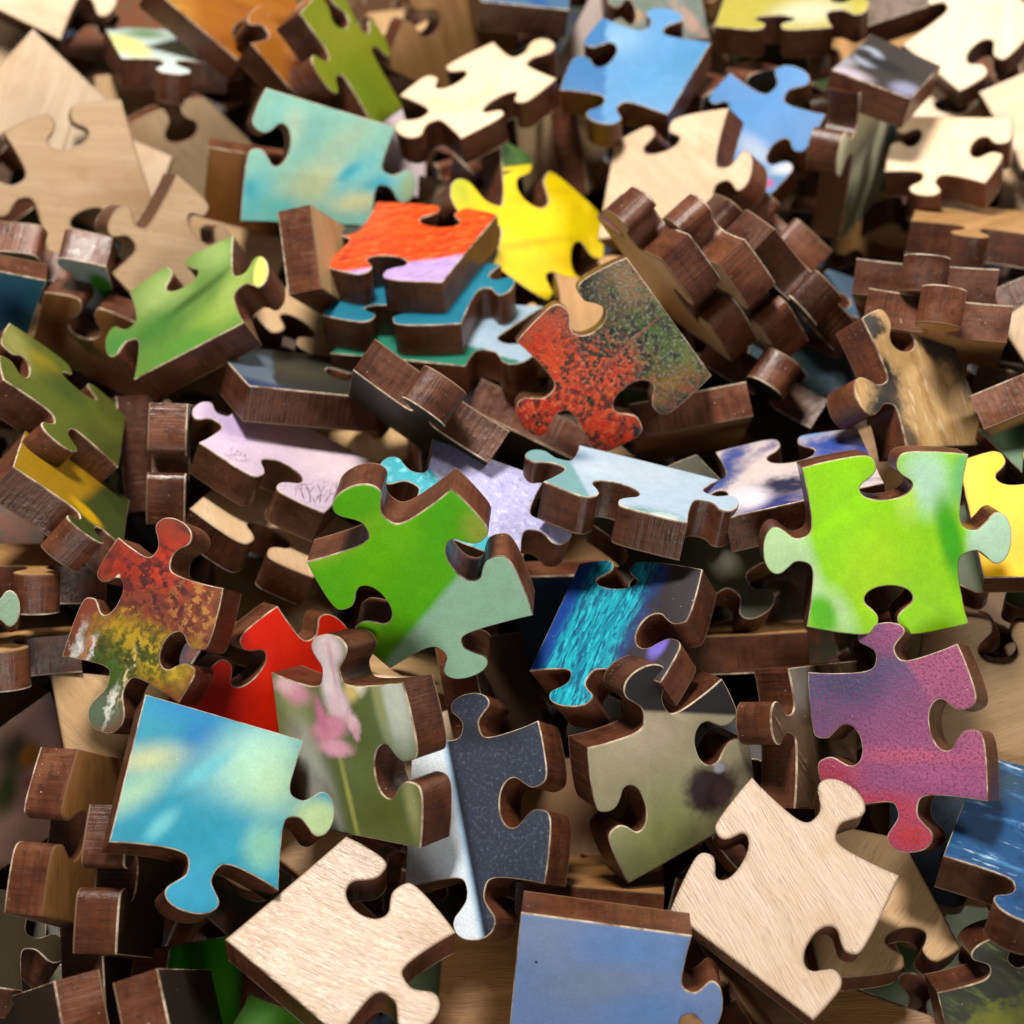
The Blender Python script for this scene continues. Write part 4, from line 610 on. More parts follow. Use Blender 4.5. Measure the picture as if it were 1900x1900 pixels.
    ('autumn forest piece fading from red to yellow and green with white trunks', [-45.1, -16.26, 56.18], [0.95194, 0.19987, -0.08531, -0.21582], [-8.27, 8.34, 8.34, 7.63, 8.81, -7.62, -8.87, -8.36], [(0.425, 5.31), (0.608, -4.94), (0.508, 6.85), (0.572, -4.04)], (0.1684, 0.0379, 0.0226), ([('B', -0.0216, 0.4029, 0.0462, 0.3045, 0.2035, (0.3603, 0.0354, 0.019), 0.8, 0.1), ('B', -0.3068, 0.2958, 0.3591, 0.191, 0.1747, (0.2734, 0.0286, 0.0143), 0.8, 0.1), ('B', 0.3914, 0.2303, 0.3679, 0.1832, 0.2364, (0.1807, 0.0614, 0.0286), 0.8, 0), ('NS', 10, 0.48, 0.64, -0.094, (0.0795, 0.0226, 0.019)), ('NB', 0.0037, 0.2648, 0.0508, 0.3412, 0.2027, (0.4948, 0.0549, 0.0226), 0.8, 12, 0.5, 0.64), ('B', -0.0563, -0.1258, 0.1402, 0.2662, 0.1345, (0.3603, 0.2351, 0.019), 0.8, 0.12), ('B', 0.228, -0.1961, 0.3774, 0.2586, 0.1681, (0.3892, 0.2734, 0.0226), 0.8, 0.12), ('B', -0.1265, -0.4097, 0.3793, 0.2642, 0.2035, (0.0432, 0.1048, 0.0129), 0.8, 0.12), ('NB', -0.031, -0.2622, 0.3765, 0.411, 0.2709, (0.0226, 0.0354, 0.0104), 0.8, 12, 0.5, 0.62), ('NB', -0.0715, -0.0951, 0.3717, 0.2632, 0.1709, (0.5532, 0.3418, 0.0286), 0.8, 14, 0.52, 0.64), ('B', -0.0382, -0.6291, 0.3859, 0.2255, 0.1344, (0.0834, 0.1241, 0.0795), 0.8, 0), ('B', -0.3743, -0.3241, 0.0392, 0.0391, 0.1692, (0.5532, 0.5413, 0.5413), 0.8, 0.08), ('B', -0.3021, -0.3141, 0.039, 0.0272, 0.1553, (0.3892, 0.1684, 0.0795), 0.8, 0.08), ('B', -0.2592, -0.2972, 0.0385, 0.0233, 0.1349, (0.5177, 0.4948, 0.5177), 0.8, 0.08), ('B', 0.0427, -0.3605, 0.1022, 0.0152, 0.1997, (0.5532, 0.4948, 0.2734), 0.9, 0.06), ('B', 0.0133, -0.572, 0.109, 0.019, 0.146, (0.6028, 0.6155, 0.5532), 0.9, 0.06), ('NB', -0.011, -0.2178, 0.2201, 0.414, 0.2014, (0.0405, 0.0549, 0.0093), 0.8, 14, 0.46, 0.56), ('NB', -0.0164, 0.2203, -0.1018, 0.4527, 0.2711, (0.0549, 0.0143, 0.0158), 0.8, 11, 0.47, 0.56), ('NB', 0.3225, 0.2038, 0.0534, 0.2234, 0.2335, (0.3892, 0.1807, 0.0549), 0.8, 13, 0.5, 0.58), ('B', -0.3017, 0.1562, -0.0986, 0.0195, 0.0479, (0.7519, 0.6817, 0.5532), 0.4, 0)], 0.42, 0), 188, 1.2),
    ('plain red piece with brown sides, half covered by the pink flower piece', [-34.51, -19.64, 45.23], [0.87689, 0.16963, 0.34046, -0.29391], [-7.47, 8.47, 10.82, 8.42, 10.77, -9.97, -7.59, -10.16], [(0.439, 4.82), 0, 0, (0.551, -4.56)], (0.587, 0.0188, 0.0074), ([('B', -0.2874, 0.2621, 0.7462, 0.145, 0.1722, (0.5348, 0.017, 0.0085), 0.9, 0), ('B', -0.0224, -0.1909, 0.7174, 0.216, 0.1374, (0.6564, 0.017, 0.0055), 0.9, 0)], 0.42, 0), 189, 2.4),
    ('pink and white orchid print piece on olive ground beside the turquoise sky piece', [-17.58, -31.06, 51.18], [0.89093, 0.29931, -0.33577, -0.06257], [-12.16, 10.12, 11.52, 9.94, 11.85, -10.15, -11.23, -9.85], [(0.48, 5.38), (0.537, -6.39), 0, 0], (0.1138, 0.1453, 0.0449), ([('B', -0.4554, 0.2249, -0.058, 0.2302, 0.309, (0.2842, 0.3459, 0.151), 1.0, 0), ('B', -0.2683, -0.2502, 0.257, 0.1563, 0.4394, (0.5143, 0.5381, 0.5026), 0.9, 0), ('B', -0.3873, -0.0159, 0.3062, 0.1369, 0.2057, (0.4575, 0.4911, 0.4358), 0.9, 0), ('B', 0.5071, 0.35, 0.131, 0.1549, 0.2928, (0.5381, 0.5877, 0.5143), 0.7, 0), ('B', 0.3549, 0.4074, 0.2211, 0.0472, 0.2911, (0.2842, 0.3186, 0.1187), 0.9, 0), ('B', 0.162, 0.196, 0.2332, 0.1263, 0.2626, (0.0997, 0.1187, 0.0297), 0.9, 0), ('B', 0.3539, -0.2897, 0.1044, 0.2763, 0.2054, (0.0867, 0.1043, 0.0216), 1.0, 0), ('B', 0.5609, -0.2352, 0.1019, 0.0635, 0.2018, (0.2842, 0.2925, 0.129), 0.9, 0), ('B', 0.0179, -0.2565, 0.1936, 0.0251, 0.3371, (0.3459, 0.3648, 0.0953), 0.9, 0), ('B', -0.3897, 0.3896, -0.2004, 0.1426, 0.0819, (0.7086, 0.3275, 0.4358), 0.8, 0.03), ('B', -0.4764, 0.4344, 0.047, 0.1148, 0.0572, (0.7815, 0.5381, 0.5877), 0.8, 0.03), ('B', 0.1858, 0.4722, 0.0465, 0.0949, 0.0748, (0.7518, 0.7086, 0.5626), 0.6, 0.03), ('B', 0.1203, 0.412, 0.0507, 0.0672, 0.0616, (0.6806, 0.5143, 0.175), 0.8, 0), ('B', -0.0563, 0.675, 0.0308, 0.166, 0.1242, (0.7815, 0.6265, 0.6806), 0.6, 0), ('B', -0.0558, 0.4711, 0.1402, 0.0996, 0.1818, (0.8118, 0.6806, 0.7228), 0.6, 0.02), ('B', 0.0014, 0.3211, 0.2216, 0.1092, 0.1198, (0.7966, 0.575, 0.6532), 0.6, 0.03), ('B', -0.0982, 0.1717, 0.2997, 0.1805, 0.0943, (0.7228, 0.2842, 0.4148), 0.6, 0.03), ('B', -0.066, 0.0507, 0.0034, 0.1642, 0.0581, (0.7518, 0.3648, 0.4911), 0.6, 0.03), ('B', 0.1176, 0.22, 0.3958, 0.0581, 0.0882, (0.8118, 0.5143, 0.6005), 0.6, 0.03), ('B', 0.1324, 0.1536, 0.0699, 0.0386, 0.0481, (0.7518, 0.3745, 0.4797), 0.7, 0.03), ('B', -0.1675, 0.2427, 0.2245, 0.0512, 0.1348, (0.6398, 0.208, 0.3459), 0.9, 0.02), ('B', -0.0141, 0.5578, 0.1343, 0.0248, 0.2013, (0.6668, 0.4252, 0.5143), 0.9, 0)], 0.42, 0), 190, 1.6),
    ('pale wooden knob between the pink orchid piece and the navy speckled piece', [-14.59, -22.59, 33.93], [0.99866, 0.0271, -0.0278, 0.03434], [-13.87, 9.53, 1.56, 7.01, 2.92, -8.51, -12.63, -8.09], [0, (0.532, 5.86), 0, 0], 'pale', 0, 191, 2.0),
    ('navy speckled piece with a white side, running down to the grey blue piece', [-2.14, -37.73, 45.92], [0.95861, 0.10756, -0.26242, -0.02508], [-9.33, 9.53, 9.5, 9.89, 10.06, -9.8, -10.22, -9.63], [(0.476, 4.8), (0.477, -5.95), (0.476, 6.27), 0], (0.0329, 0.0408, 0.0631), ([('NS', 40, 0.52, 0.66, None, (0.0706, 0.087, 0.1314)), ('B', 0.0902, 0.4557, -0.1002, 0.3547, 0.1023, (0.0219, 0.026, 0.038), 0.8, 0), ('H', -0.0616, -0.0042, -2.918, 0.0396, (0.012, 0.0149, 0.0219), 0), ('H', -0.1017, -0.0013, -2.9161, 0.0199, (0.3144, 0.4589, 0.6362), 0), ('H', -0.1299, 0.0008, -2.9148, 0.0239, (0.6932, 0.784, 0.8814), 0)], 0.35, (34, 0.16)), 192, 1.2),
    ('olive grey piece with a dark furry face at its edge and thick brown sides', [18.08, -33.15, 49.52], [0.89271, 0.36708, 0.14159, 0.21971], [-9.81, 9.44, 10.04, 9.54, 9.84, -9.28, -10.09, -9.68], [(0.49, 6.26), (0.383, -6.07), 0, (0.469, -5.16)], (0.3134, 0.2954, 0.1862), ([('B', -0.1992, -0.3333, 0.0253, 0.4324, 0.3585, (0.2071, 0.2371, 0.0911), 0.9, 0), ('B', -0.0944, 0.3829, 0.0524, 0.3545, 0.1892, (0.4131, 0.3612, 0.2612), 0.9, 0), ('H', 0.1182, 0.4235, 1.0807, 0.0171, (0.0199, 0.0181, 0.0199), 0), ('B', 0.2121, -0.1735, -0.6183, 0.2002, 0.1796, (0.0281, 0.0181, 0.0199), 0.4, 0.06), ('B', 0.315, -0.0686, -0.4638, 0.0487, 0.0355, (0.3134, 0.3134, 0.3612), 0.5, 0), ('B', 0.2864, -0.231, -0.6185, 0.0753, 0.0832, (0.0783, 0.0495, 0.0527), 0.6, 0)], 0.42, 0), 193, 2.4),
    ('brown fur print piece standing on edge beside the pink and navy piece', [36.77, -27.29, 45.6], [0.89957, 0.18314, 0.38771, 0.08314], [-8.2, 8.59, 8.79, 10.05, 7.31, -9.81, -7.92, -8.78], [0, 0, 0, (0.598, 4.52)], (0.0995, 0.0602, 0.0343), ([('NS', 10, 0.42, 0.62, -0.774, (0.042, 0.0234, 0.0121)), ('B', -0.3049, 0.3534, 0.0205, 0.1885, 0.1985, (0.1809, 0.1684, 0.1506), 0.8, 0), ('NS', 20, 0.55, 0.7, -0.774, (0.2438, 0.1506, 0.0824))], 0.42, 0), 194, 0.0),
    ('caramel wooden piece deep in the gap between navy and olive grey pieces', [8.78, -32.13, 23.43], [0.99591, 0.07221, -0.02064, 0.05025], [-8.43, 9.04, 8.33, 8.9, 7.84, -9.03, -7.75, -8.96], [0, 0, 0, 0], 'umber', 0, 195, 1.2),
    ('pale wooden corner piece with straight edges in front, below the turquoise sky piece', [-20.49, -55.85, 46.29], [0.92887, -0.10663, -0.00237, -0.35471], [-9.06, 9.38, 9.69, 9.36, 8.84, -8.89, -9.38, -9.93], [(0.44, -6.16), (0.531, 5.9), 0, 0], 'silver', 0, 196, 0.3),
    ('large turquoise and cream sky piece with two straight edges in the foreground', [-38.52, -38.94, 52.58], [0.97426, 0.01228, 0.21798, -0.05613], [-10.6, 9.5, 9.98, 9.27, 10.6, -9.81, -10.07, -9.01], [0, (0.458, 5.37), (0.462, 5.26), 0], (0.0217, 0.2187, 0.3281), ([('B', -0.259, 0.4763, 0.0124, 0.2998, 0.1392, (0.0112, 0.1795, 0.3831), 0.9, 0), ('B', -0.1466, 0.2938, -0.2698, 0.1314, 0.1707, (0.0069, 0.1394, 0.337), 0.9, 0), ('B', -0.4114, 0.0793, 0.452, 0.2273, 0.0986, (0.3736, 0.4225, 0.2474), 1.1, 0), ('B', -0.4383, -0.1318, 0.7977, 0.2251, 0.0895, (0.2625, 0.4431, 0.3195), 1.3, 0), ('B', 0.2331, 0.2942, 0.7854, 0.3599, 0.2007, (0.2861, 0.5196, 0.4536), 1.3, 0), ('B', 0.3519, 0.1494, 0.6056, 0.2471, 0.1996, (0.3195, 0.5083, 0.3459), 1.3, 0), ('B', -0.0676, 0.1051, 0.8761, 0.2048, 0.0524, (0.1007, 0.3736, 0.4431), 0.8, 0), ('B', 0.0937, -0.294, -0.1029, 0.3578, 0.2232, (0.0138, 0.2187, 0.3281), 1.2, 0), ('B', -0.2385, -0.279, 1.042, 0.1284, 0.0507, (0.1097, 0.4025, 0.4642), 0.8, 0), ('B', 0.3875, -0.2538, -0.1008, 0.1321, 0.163, (0.1503, 0.3736, 0.3025), 0.7, 0), ('B', 0.6834, -0.0079, 0.2527, 0.1753, 0.134, (0.3736, 0.5083, 0.2702), 0.6, 0), ('B', 0.0049, -0.608, 0.2316, 0.19, 0.1535, (0.0217, 0.2328, 0.3831), 0.8, 0)], 0.42, 0), 197, 0.0),
    ('large blurred orchid print piece in grey pink tones at the lower picture edge', [-70.15, -28.55, 35.46], [0.82226, 0.42312, 0.28701, 0.24996], [-9.67, 8.6, 8.28, 10.78, 8.01, -8.95, -11.54, -10.21], [0, 0, 0, 0], (0.4162, 0.2452, 0.2087), ([('B', 0.0631, 0.2651, -0.5642, 0.183, 0.1827, (0.0573, 0.045, 0.0255), 0.8, 0), ('B', 0.322, 0.3562, -0.5471, 0.1498, 0.1841, (0.3661, 0.2376, 0.2302), 0.8, 0), ('B', 0.1277, 0.1819, -0.884, 0.079, 0.1018, (0.3287, 0.1294, 0.0198), 0.7, 0), ('B', 0.0449, -0.1076, -0.59, 0.2276, 0.1499, (0.3287, 0.1515, 0.1458), 0.8, 0), ('B', 0.113, -0.0227, -0.5814, 0.1129, 0.0597, (0.3287, 0.075, 0.0912), 0.8, 0), ('B', -0.0953, 0.0291, -0.5871, 0.1093, 0.2213, (0.0422, 0.0509, 0.0165), 0.8, 0), ('B', -0.1163, -0.3484, -0.6129, 0.228, 0.1512, (0.3108, 0.1756, 0.1402), 0.8, 0)], 0.42, 0), 198, 0.8),
    ('wooden piece under the lower knob of the autumn forest piece', [-57.11, -22.88, 40.07], [0.97889, 0.13074, 0.14992, 0.04706], [-6.32, 6.34, 13.81, 4.36, 12.29, -12.95, -2.4, -12.17], [0, 0, 0, 0], 'tan', 0, 199, 2.4),
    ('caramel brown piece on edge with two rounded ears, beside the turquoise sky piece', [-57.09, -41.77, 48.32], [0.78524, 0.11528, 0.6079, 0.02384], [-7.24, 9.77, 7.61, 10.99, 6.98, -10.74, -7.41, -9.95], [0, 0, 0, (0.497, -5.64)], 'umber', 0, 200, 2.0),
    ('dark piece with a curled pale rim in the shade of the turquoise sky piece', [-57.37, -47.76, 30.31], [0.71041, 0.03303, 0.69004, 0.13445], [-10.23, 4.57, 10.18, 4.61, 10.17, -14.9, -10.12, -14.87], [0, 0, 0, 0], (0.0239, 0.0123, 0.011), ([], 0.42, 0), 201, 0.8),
    ('dark green print piece in shadow below the turquoise sky piece', [-45.5, -53.96, 29.78], [0.82017, -0.03007, 0.57133, -0.00199], [-7.86, 0.52, 10.01, 7.45, 10.88, -16.33, -8.99, -10.66], [0, 0, 0, 0], (0.0202, 0.1923, 0.0042), ([('B', 0.1685, -0.0718, 0.2581, 0.337, 0.1917, (0.0352, 0.2502, 0.0087), 0.9, 0)], 0.42, 0), 202, 1.2),
    ('plain green corner showing beside the pale front wooden piece', [-29.84, -63.31, 28.63], [0.97139, -0.01436, 0.06544, -0.22786], [-6.35, 3.04, 11.91, 5.46, 11.84, -14.21, -6.01, -11.77], [0, 0, 0, 0], (0.0523, 0.2072, 0.0139), ([], 0.42, 0), 203, 1.2),
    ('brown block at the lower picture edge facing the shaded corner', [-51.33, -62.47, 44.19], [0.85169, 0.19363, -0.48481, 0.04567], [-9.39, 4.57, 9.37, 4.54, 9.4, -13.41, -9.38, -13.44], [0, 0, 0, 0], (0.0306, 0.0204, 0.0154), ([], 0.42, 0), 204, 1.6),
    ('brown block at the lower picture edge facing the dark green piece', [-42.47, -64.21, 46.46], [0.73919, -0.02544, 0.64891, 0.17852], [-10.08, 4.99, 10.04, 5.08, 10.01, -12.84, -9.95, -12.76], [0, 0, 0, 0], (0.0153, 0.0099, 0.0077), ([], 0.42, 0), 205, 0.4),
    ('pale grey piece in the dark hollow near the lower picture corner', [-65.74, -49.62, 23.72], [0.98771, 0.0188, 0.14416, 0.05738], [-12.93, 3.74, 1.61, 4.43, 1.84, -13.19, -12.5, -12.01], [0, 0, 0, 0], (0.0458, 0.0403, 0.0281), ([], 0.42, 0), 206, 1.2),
    ('grey blue flat edged piece with a thick brown upper side at the lower picture edge', [10.6, -58.26, 45.54], [0.9218, 0.38467, -0.01753, -0.04475], [-9.95, 10.4, 9.84, 9.56, 10.46, -9.67, -10.35, -10.28], [0, (0.449, 4.12), 0, 0], (0.1551, 0.259, 0.5047), ([('B', -0.3524, 0.3764, -0.0856, 0.2492, 0.2089, (0.2067, 0.292, 0.493), 0.9, 0), ('B', 0.1798, 0.3648, 0.0114, 0.3403, 0.1385, (0.122, 0.259, 0.5782), 0.9, 0), ('B', -0.0476, 0.0952, 0.1106, 0.3442, 0.1406, (0.1863, 0.259, 0.4263), 0.9, 0), ('B', 0.2795, -0.045, 0.1122, 0.2504, 0.1416, (0.112, 0.2434, 0.553), 0.9, 0), ('B', -0.3876, 0.2157, -0.279, 0.0101, 0.0084, (0.0124, 0.0124, 0.0169), 0.3, 0)], 0.42, 0), 207, 0.0),
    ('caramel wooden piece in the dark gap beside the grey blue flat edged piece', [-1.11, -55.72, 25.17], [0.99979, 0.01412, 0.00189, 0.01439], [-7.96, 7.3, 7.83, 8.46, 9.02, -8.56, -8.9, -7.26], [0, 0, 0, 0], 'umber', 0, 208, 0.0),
    ('pale green print sliver behind the pale front wooden piece', [-8.14, -54.35, 18.27], [0.98968, -0.01518, -0.05277, 0.13237], [-5.93, 6.51, 6.72, 8.98, 7.06, -8.12, -7.86, -7.44], [0, 0, 0, 0], (0.167, 0.2206, 0.1218), ([], 0.42, 0), 209, 1.2),
    ('large silvery wooden piece with sparkling grain in the foreground, between olive grey and pink pieces', [32.86, -49.88, 47.05], [0.94754, 0.0494, -0.031, -0.31428], [-10.6, 10.03, 10.07, 9.79, 10.3, -10.29, -9.82, -9.48], [(0.508, 6.09), (0.626, -4.81), 0, (0.496, -4.28)], 'silver', 0, 210, -0.5),
    ('long tan wooden piece with a dark hole under the large silvery wooden piece', [48.88, -47.28, 37.6], [0.99727, -0.03918, -0.00991, 0.06186], [-12.45, 11.94, 2.47, 6.61, 5.59, -8.36, -12.39, -9.75], [0, 0, (0.33, -3.91), 0], 'tan', 0, 211, 0.8),
    ('deep blue piece with white cloud swirls, below the pink and navy piece', [62.4, -43.75, 47.6], [0.9498, -0.2239, -0.02483, -0.2171], [-6.36, 10.3, 9.97, 12.18, 11.14, -12.03, -7.7, -10.43], [0, 0, (0.49, 5.06), 0], (0.0057, 0.0512, 0.1521), ([('B', -0.2053, 0.3502, 0.492, 0.2482, 0.2577, (0.0199, 0.0512, 0.0916), 0.8, 0), ('NS', 8, 0.5, 0.68, -0.051, (0.0575, 0.1959, 0.4076)), ('NS', 14, 0.58, 0.72, -0.051, (0.4076, 0.5423, 0.672)), ('NS', 6, 0.5, 0.7, None, (0.0028, 0.0236, 0.0832))], 0.42, 0), 212, 0.4),
    ('mossy forest print piece with a curled brown side at the lower corner of the heap', [59.05, -59.31, 40.65], [0.93961, 0.32204, -0.03594, 0.11016], [-7.52, 4.6, 10.89, 7.51, 9.94, -12.52, -7.15, -10.19], [(0.432, 3.8), 0, 0, 0], (0.0169, 0.0222, 0.0077), ([('NS', 9, 0.46, 0.62, -0.766, (0.0492, 0.0693, 0.0153)), ('NS', 18, 0.54, 0.68, -0.766, (0.1222, 0.1554, 0.0379)), ('B', -0.03, -0.016, 0.0411, 0.2878, 0.1015, (0.1495, 0.1675, 0.0067), 0.7, 0.15), ('B', -0.1584, 0.3241, -0.2338, 0.1605, 0.1336, (0.0099, 0.0125, 0.0067), 0.8, 0)], 0.42, 0), 213, 0.8),
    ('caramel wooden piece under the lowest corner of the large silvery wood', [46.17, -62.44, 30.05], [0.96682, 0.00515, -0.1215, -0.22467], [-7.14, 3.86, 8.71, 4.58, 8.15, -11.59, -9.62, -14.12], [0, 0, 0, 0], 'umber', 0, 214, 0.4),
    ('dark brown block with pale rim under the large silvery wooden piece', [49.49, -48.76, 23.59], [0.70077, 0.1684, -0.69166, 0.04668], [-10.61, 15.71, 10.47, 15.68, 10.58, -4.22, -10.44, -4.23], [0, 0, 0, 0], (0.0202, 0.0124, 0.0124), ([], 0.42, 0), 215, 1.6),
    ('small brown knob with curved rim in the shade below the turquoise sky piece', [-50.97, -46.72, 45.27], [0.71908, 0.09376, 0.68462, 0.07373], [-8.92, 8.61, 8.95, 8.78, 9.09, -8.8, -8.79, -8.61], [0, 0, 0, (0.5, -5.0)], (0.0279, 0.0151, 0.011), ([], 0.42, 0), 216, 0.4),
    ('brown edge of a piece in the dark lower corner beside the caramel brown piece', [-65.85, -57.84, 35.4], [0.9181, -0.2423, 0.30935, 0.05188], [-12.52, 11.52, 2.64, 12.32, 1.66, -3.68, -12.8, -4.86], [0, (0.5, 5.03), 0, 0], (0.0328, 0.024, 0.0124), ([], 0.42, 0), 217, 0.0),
    ('brown piece edge in the gap between the bright green piece and the orchid piece', [-16.07, -11.94, 23.57], [0.88894, -0.4302, 0.14242, -0.06653], [-10.45, 10.48, 10.45, 10.48, 10.45, -10.48, -10.45, -10.48], [0, 0, (0.5, -5.81), 0], 'tan', 0, 218, 0.8),
    ('brown knobbed edge between the navy speckled and the turquoise waterfall pieces', [-4.44, -19.63, 38.83], [0.83231, 0.10267, 0.50437, 0.20575], [-9.67, 8.48, 8.26, 8.78, 8.46, -8.72, -10.72, -8.54], [0, (0.5, 5.33), 0, 0], (0.0567, 0.0318, 0.0196), ([], 0.42, 0), 219, 0.8),
    ('brown straight edge in the dark gap left by the autumn forest piece', [-67.47, -14.98, 43.03], [0.89237, -0.40252, 0.07829, 0.18847], [-12.43, 9.65, 6.57, 9.65, 6.57, -9.65, -12.43, -9.65], [0, 0, (0.5, 5.28), 0], 'amber', 0, 220, 0.8),
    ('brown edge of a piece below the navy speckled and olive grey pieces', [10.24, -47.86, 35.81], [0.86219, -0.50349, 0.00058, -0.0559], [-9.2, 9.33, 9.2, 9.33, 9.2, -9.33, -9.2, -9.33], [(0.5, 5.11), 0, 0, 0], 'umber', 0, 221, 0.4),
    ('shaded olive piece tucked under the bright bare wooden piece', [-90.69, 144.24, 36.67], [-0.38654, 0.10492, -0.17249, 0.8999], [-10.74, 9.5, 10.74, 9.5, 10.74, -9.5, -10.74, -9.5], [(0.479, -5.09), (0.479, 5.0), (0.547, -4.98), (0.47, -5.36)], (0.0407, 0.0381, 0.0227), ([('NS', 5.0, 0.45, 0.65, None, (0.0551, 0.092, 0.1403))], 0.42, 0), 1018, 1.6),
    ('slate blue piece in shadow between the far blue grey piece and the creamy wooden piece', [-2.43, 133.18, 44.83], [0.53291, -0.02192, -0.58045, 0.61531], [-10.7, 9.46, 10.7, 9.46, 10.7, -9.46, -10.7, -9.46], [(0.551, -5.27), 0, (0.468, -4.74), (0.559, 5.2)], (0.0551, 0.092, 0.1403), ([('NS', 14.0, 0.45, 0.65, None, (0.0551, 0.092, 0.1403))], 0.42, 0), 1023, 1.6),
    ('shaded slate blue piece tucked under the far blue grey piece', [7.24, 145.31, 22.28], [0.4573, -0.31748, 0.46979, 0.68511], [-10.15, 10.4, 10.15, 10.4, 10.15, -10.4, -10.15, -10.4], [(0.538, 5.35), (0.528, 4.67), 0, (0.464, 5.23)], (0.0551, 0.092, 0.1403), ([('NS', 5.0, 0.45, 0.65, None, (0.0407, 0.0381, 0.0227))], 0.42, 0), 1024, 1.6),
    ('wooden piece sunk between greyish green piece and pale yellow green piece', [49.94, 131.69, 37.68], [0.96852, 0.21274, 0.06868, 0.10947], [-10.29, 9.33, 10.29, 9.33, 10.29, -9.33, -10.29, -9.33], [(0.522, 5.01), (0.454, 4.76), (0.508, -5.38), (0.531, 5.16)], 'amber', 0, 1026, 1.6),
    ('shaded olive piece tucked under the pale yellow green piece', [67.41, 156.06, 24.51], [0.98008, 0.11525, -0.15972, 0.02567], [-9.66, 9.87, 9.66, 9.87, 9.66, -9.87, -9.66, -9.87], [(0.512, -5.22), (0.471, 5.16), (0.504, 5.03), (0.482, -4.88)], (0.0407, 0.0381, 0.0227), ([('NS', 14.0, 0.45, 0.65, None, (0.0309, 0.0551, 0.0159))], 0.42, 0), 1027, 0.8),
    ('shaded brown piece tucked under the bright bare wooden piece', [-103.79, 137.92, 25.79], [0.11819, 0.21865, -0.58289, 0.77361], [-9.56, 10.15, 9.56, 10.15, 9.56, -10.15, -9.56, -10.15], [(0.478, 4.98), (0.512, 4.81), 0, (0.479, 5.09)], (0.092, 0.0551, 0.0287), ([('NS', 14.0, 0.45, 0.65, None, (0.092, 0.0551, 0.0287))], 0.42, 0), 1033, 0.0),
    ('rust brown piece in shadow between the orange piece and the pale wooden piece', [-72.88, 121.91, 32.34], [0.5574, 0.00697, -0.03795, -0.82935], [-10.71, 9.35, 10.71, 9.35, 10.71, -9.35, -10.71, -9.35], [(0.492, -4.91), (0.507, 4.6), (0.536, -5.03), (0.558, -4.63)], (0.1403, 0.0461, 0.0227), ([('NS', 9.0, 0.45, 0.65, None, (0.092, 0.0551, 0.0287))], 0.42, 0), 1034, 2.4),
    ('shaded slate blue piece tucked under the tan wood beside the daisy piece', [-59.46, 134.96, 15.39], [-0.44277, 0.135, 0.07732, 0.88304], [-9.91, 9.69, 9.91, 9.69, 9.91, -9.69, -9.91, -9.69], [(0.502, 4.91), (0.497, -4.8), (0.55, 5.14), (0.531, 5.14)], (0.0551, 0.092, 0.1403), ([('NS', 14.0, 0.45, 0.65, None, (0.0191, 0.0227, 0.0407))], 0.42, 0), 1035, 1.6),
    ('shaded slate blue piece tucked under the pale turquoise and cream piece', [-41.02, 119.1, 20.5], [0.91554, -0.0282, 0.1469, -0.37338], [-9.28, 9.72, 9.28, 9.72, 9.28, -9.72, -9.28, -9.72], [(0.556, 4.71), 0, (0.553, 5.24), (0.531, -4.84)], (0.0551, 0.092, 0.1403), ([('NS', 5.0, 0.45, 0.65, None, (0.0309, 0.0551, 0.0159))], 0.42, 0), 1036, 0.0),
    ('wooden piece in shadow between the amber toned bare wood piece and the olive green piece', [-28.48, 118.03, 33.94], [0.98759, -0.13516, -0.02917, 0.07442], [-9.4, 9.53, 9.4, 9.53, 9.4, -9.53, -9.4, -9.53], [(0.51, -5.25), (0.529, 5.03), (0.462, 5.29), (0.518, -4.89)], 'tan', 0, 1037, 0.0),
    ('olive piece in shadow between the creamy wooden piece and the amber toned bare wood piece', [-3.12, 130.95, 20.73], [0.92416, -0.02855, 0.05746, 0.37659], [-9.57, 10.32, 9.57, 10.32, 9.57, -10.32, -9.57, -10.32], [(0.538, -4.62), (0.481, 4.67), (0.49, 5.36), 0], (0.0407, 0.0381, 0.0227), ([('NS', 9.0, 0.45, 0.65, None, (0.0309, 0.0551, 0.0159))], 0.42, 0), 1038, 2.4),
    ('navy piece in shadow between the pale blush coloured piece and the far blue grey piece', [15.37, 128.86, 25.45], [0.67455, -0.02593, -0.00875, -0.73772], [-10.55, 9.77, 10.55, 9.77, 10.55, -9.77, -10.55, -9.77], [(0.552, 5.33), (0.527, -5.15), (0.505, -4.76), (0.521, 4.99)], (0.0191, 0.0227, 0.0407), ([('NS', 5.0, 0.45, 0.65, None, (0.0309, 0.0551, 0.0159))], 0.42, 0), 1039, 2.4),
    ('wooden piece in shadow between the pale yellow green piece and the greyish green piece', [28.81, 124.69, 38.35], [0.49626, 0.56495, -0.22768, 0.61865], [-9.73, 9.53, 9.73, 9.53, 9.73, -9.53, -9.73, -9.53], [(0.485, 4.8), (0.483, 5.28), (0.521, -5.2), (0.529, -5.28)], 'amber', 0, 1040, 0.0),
    ('olive piece in shadow between the vivid blue piece and the pale yellow green piece', [51.85, 105.84, 38.11], [0.1581, -0.46141, -0.41124, 0.77006], [-10.04, 10.52, 10.04, 10.52, 10.04, -10.52, -10.04, -10.52], [(0.496, 4.84), (0.513, 5.4), (0.523, 4.92), (0.496, -5.06)], (0.0407, 0.0381, 0.0227), ([('NS', 5.0, 0.45, 0.65, None, (0.0309, 0.0551, 0.0159))], 0.42, 0), 1041, 1.6),
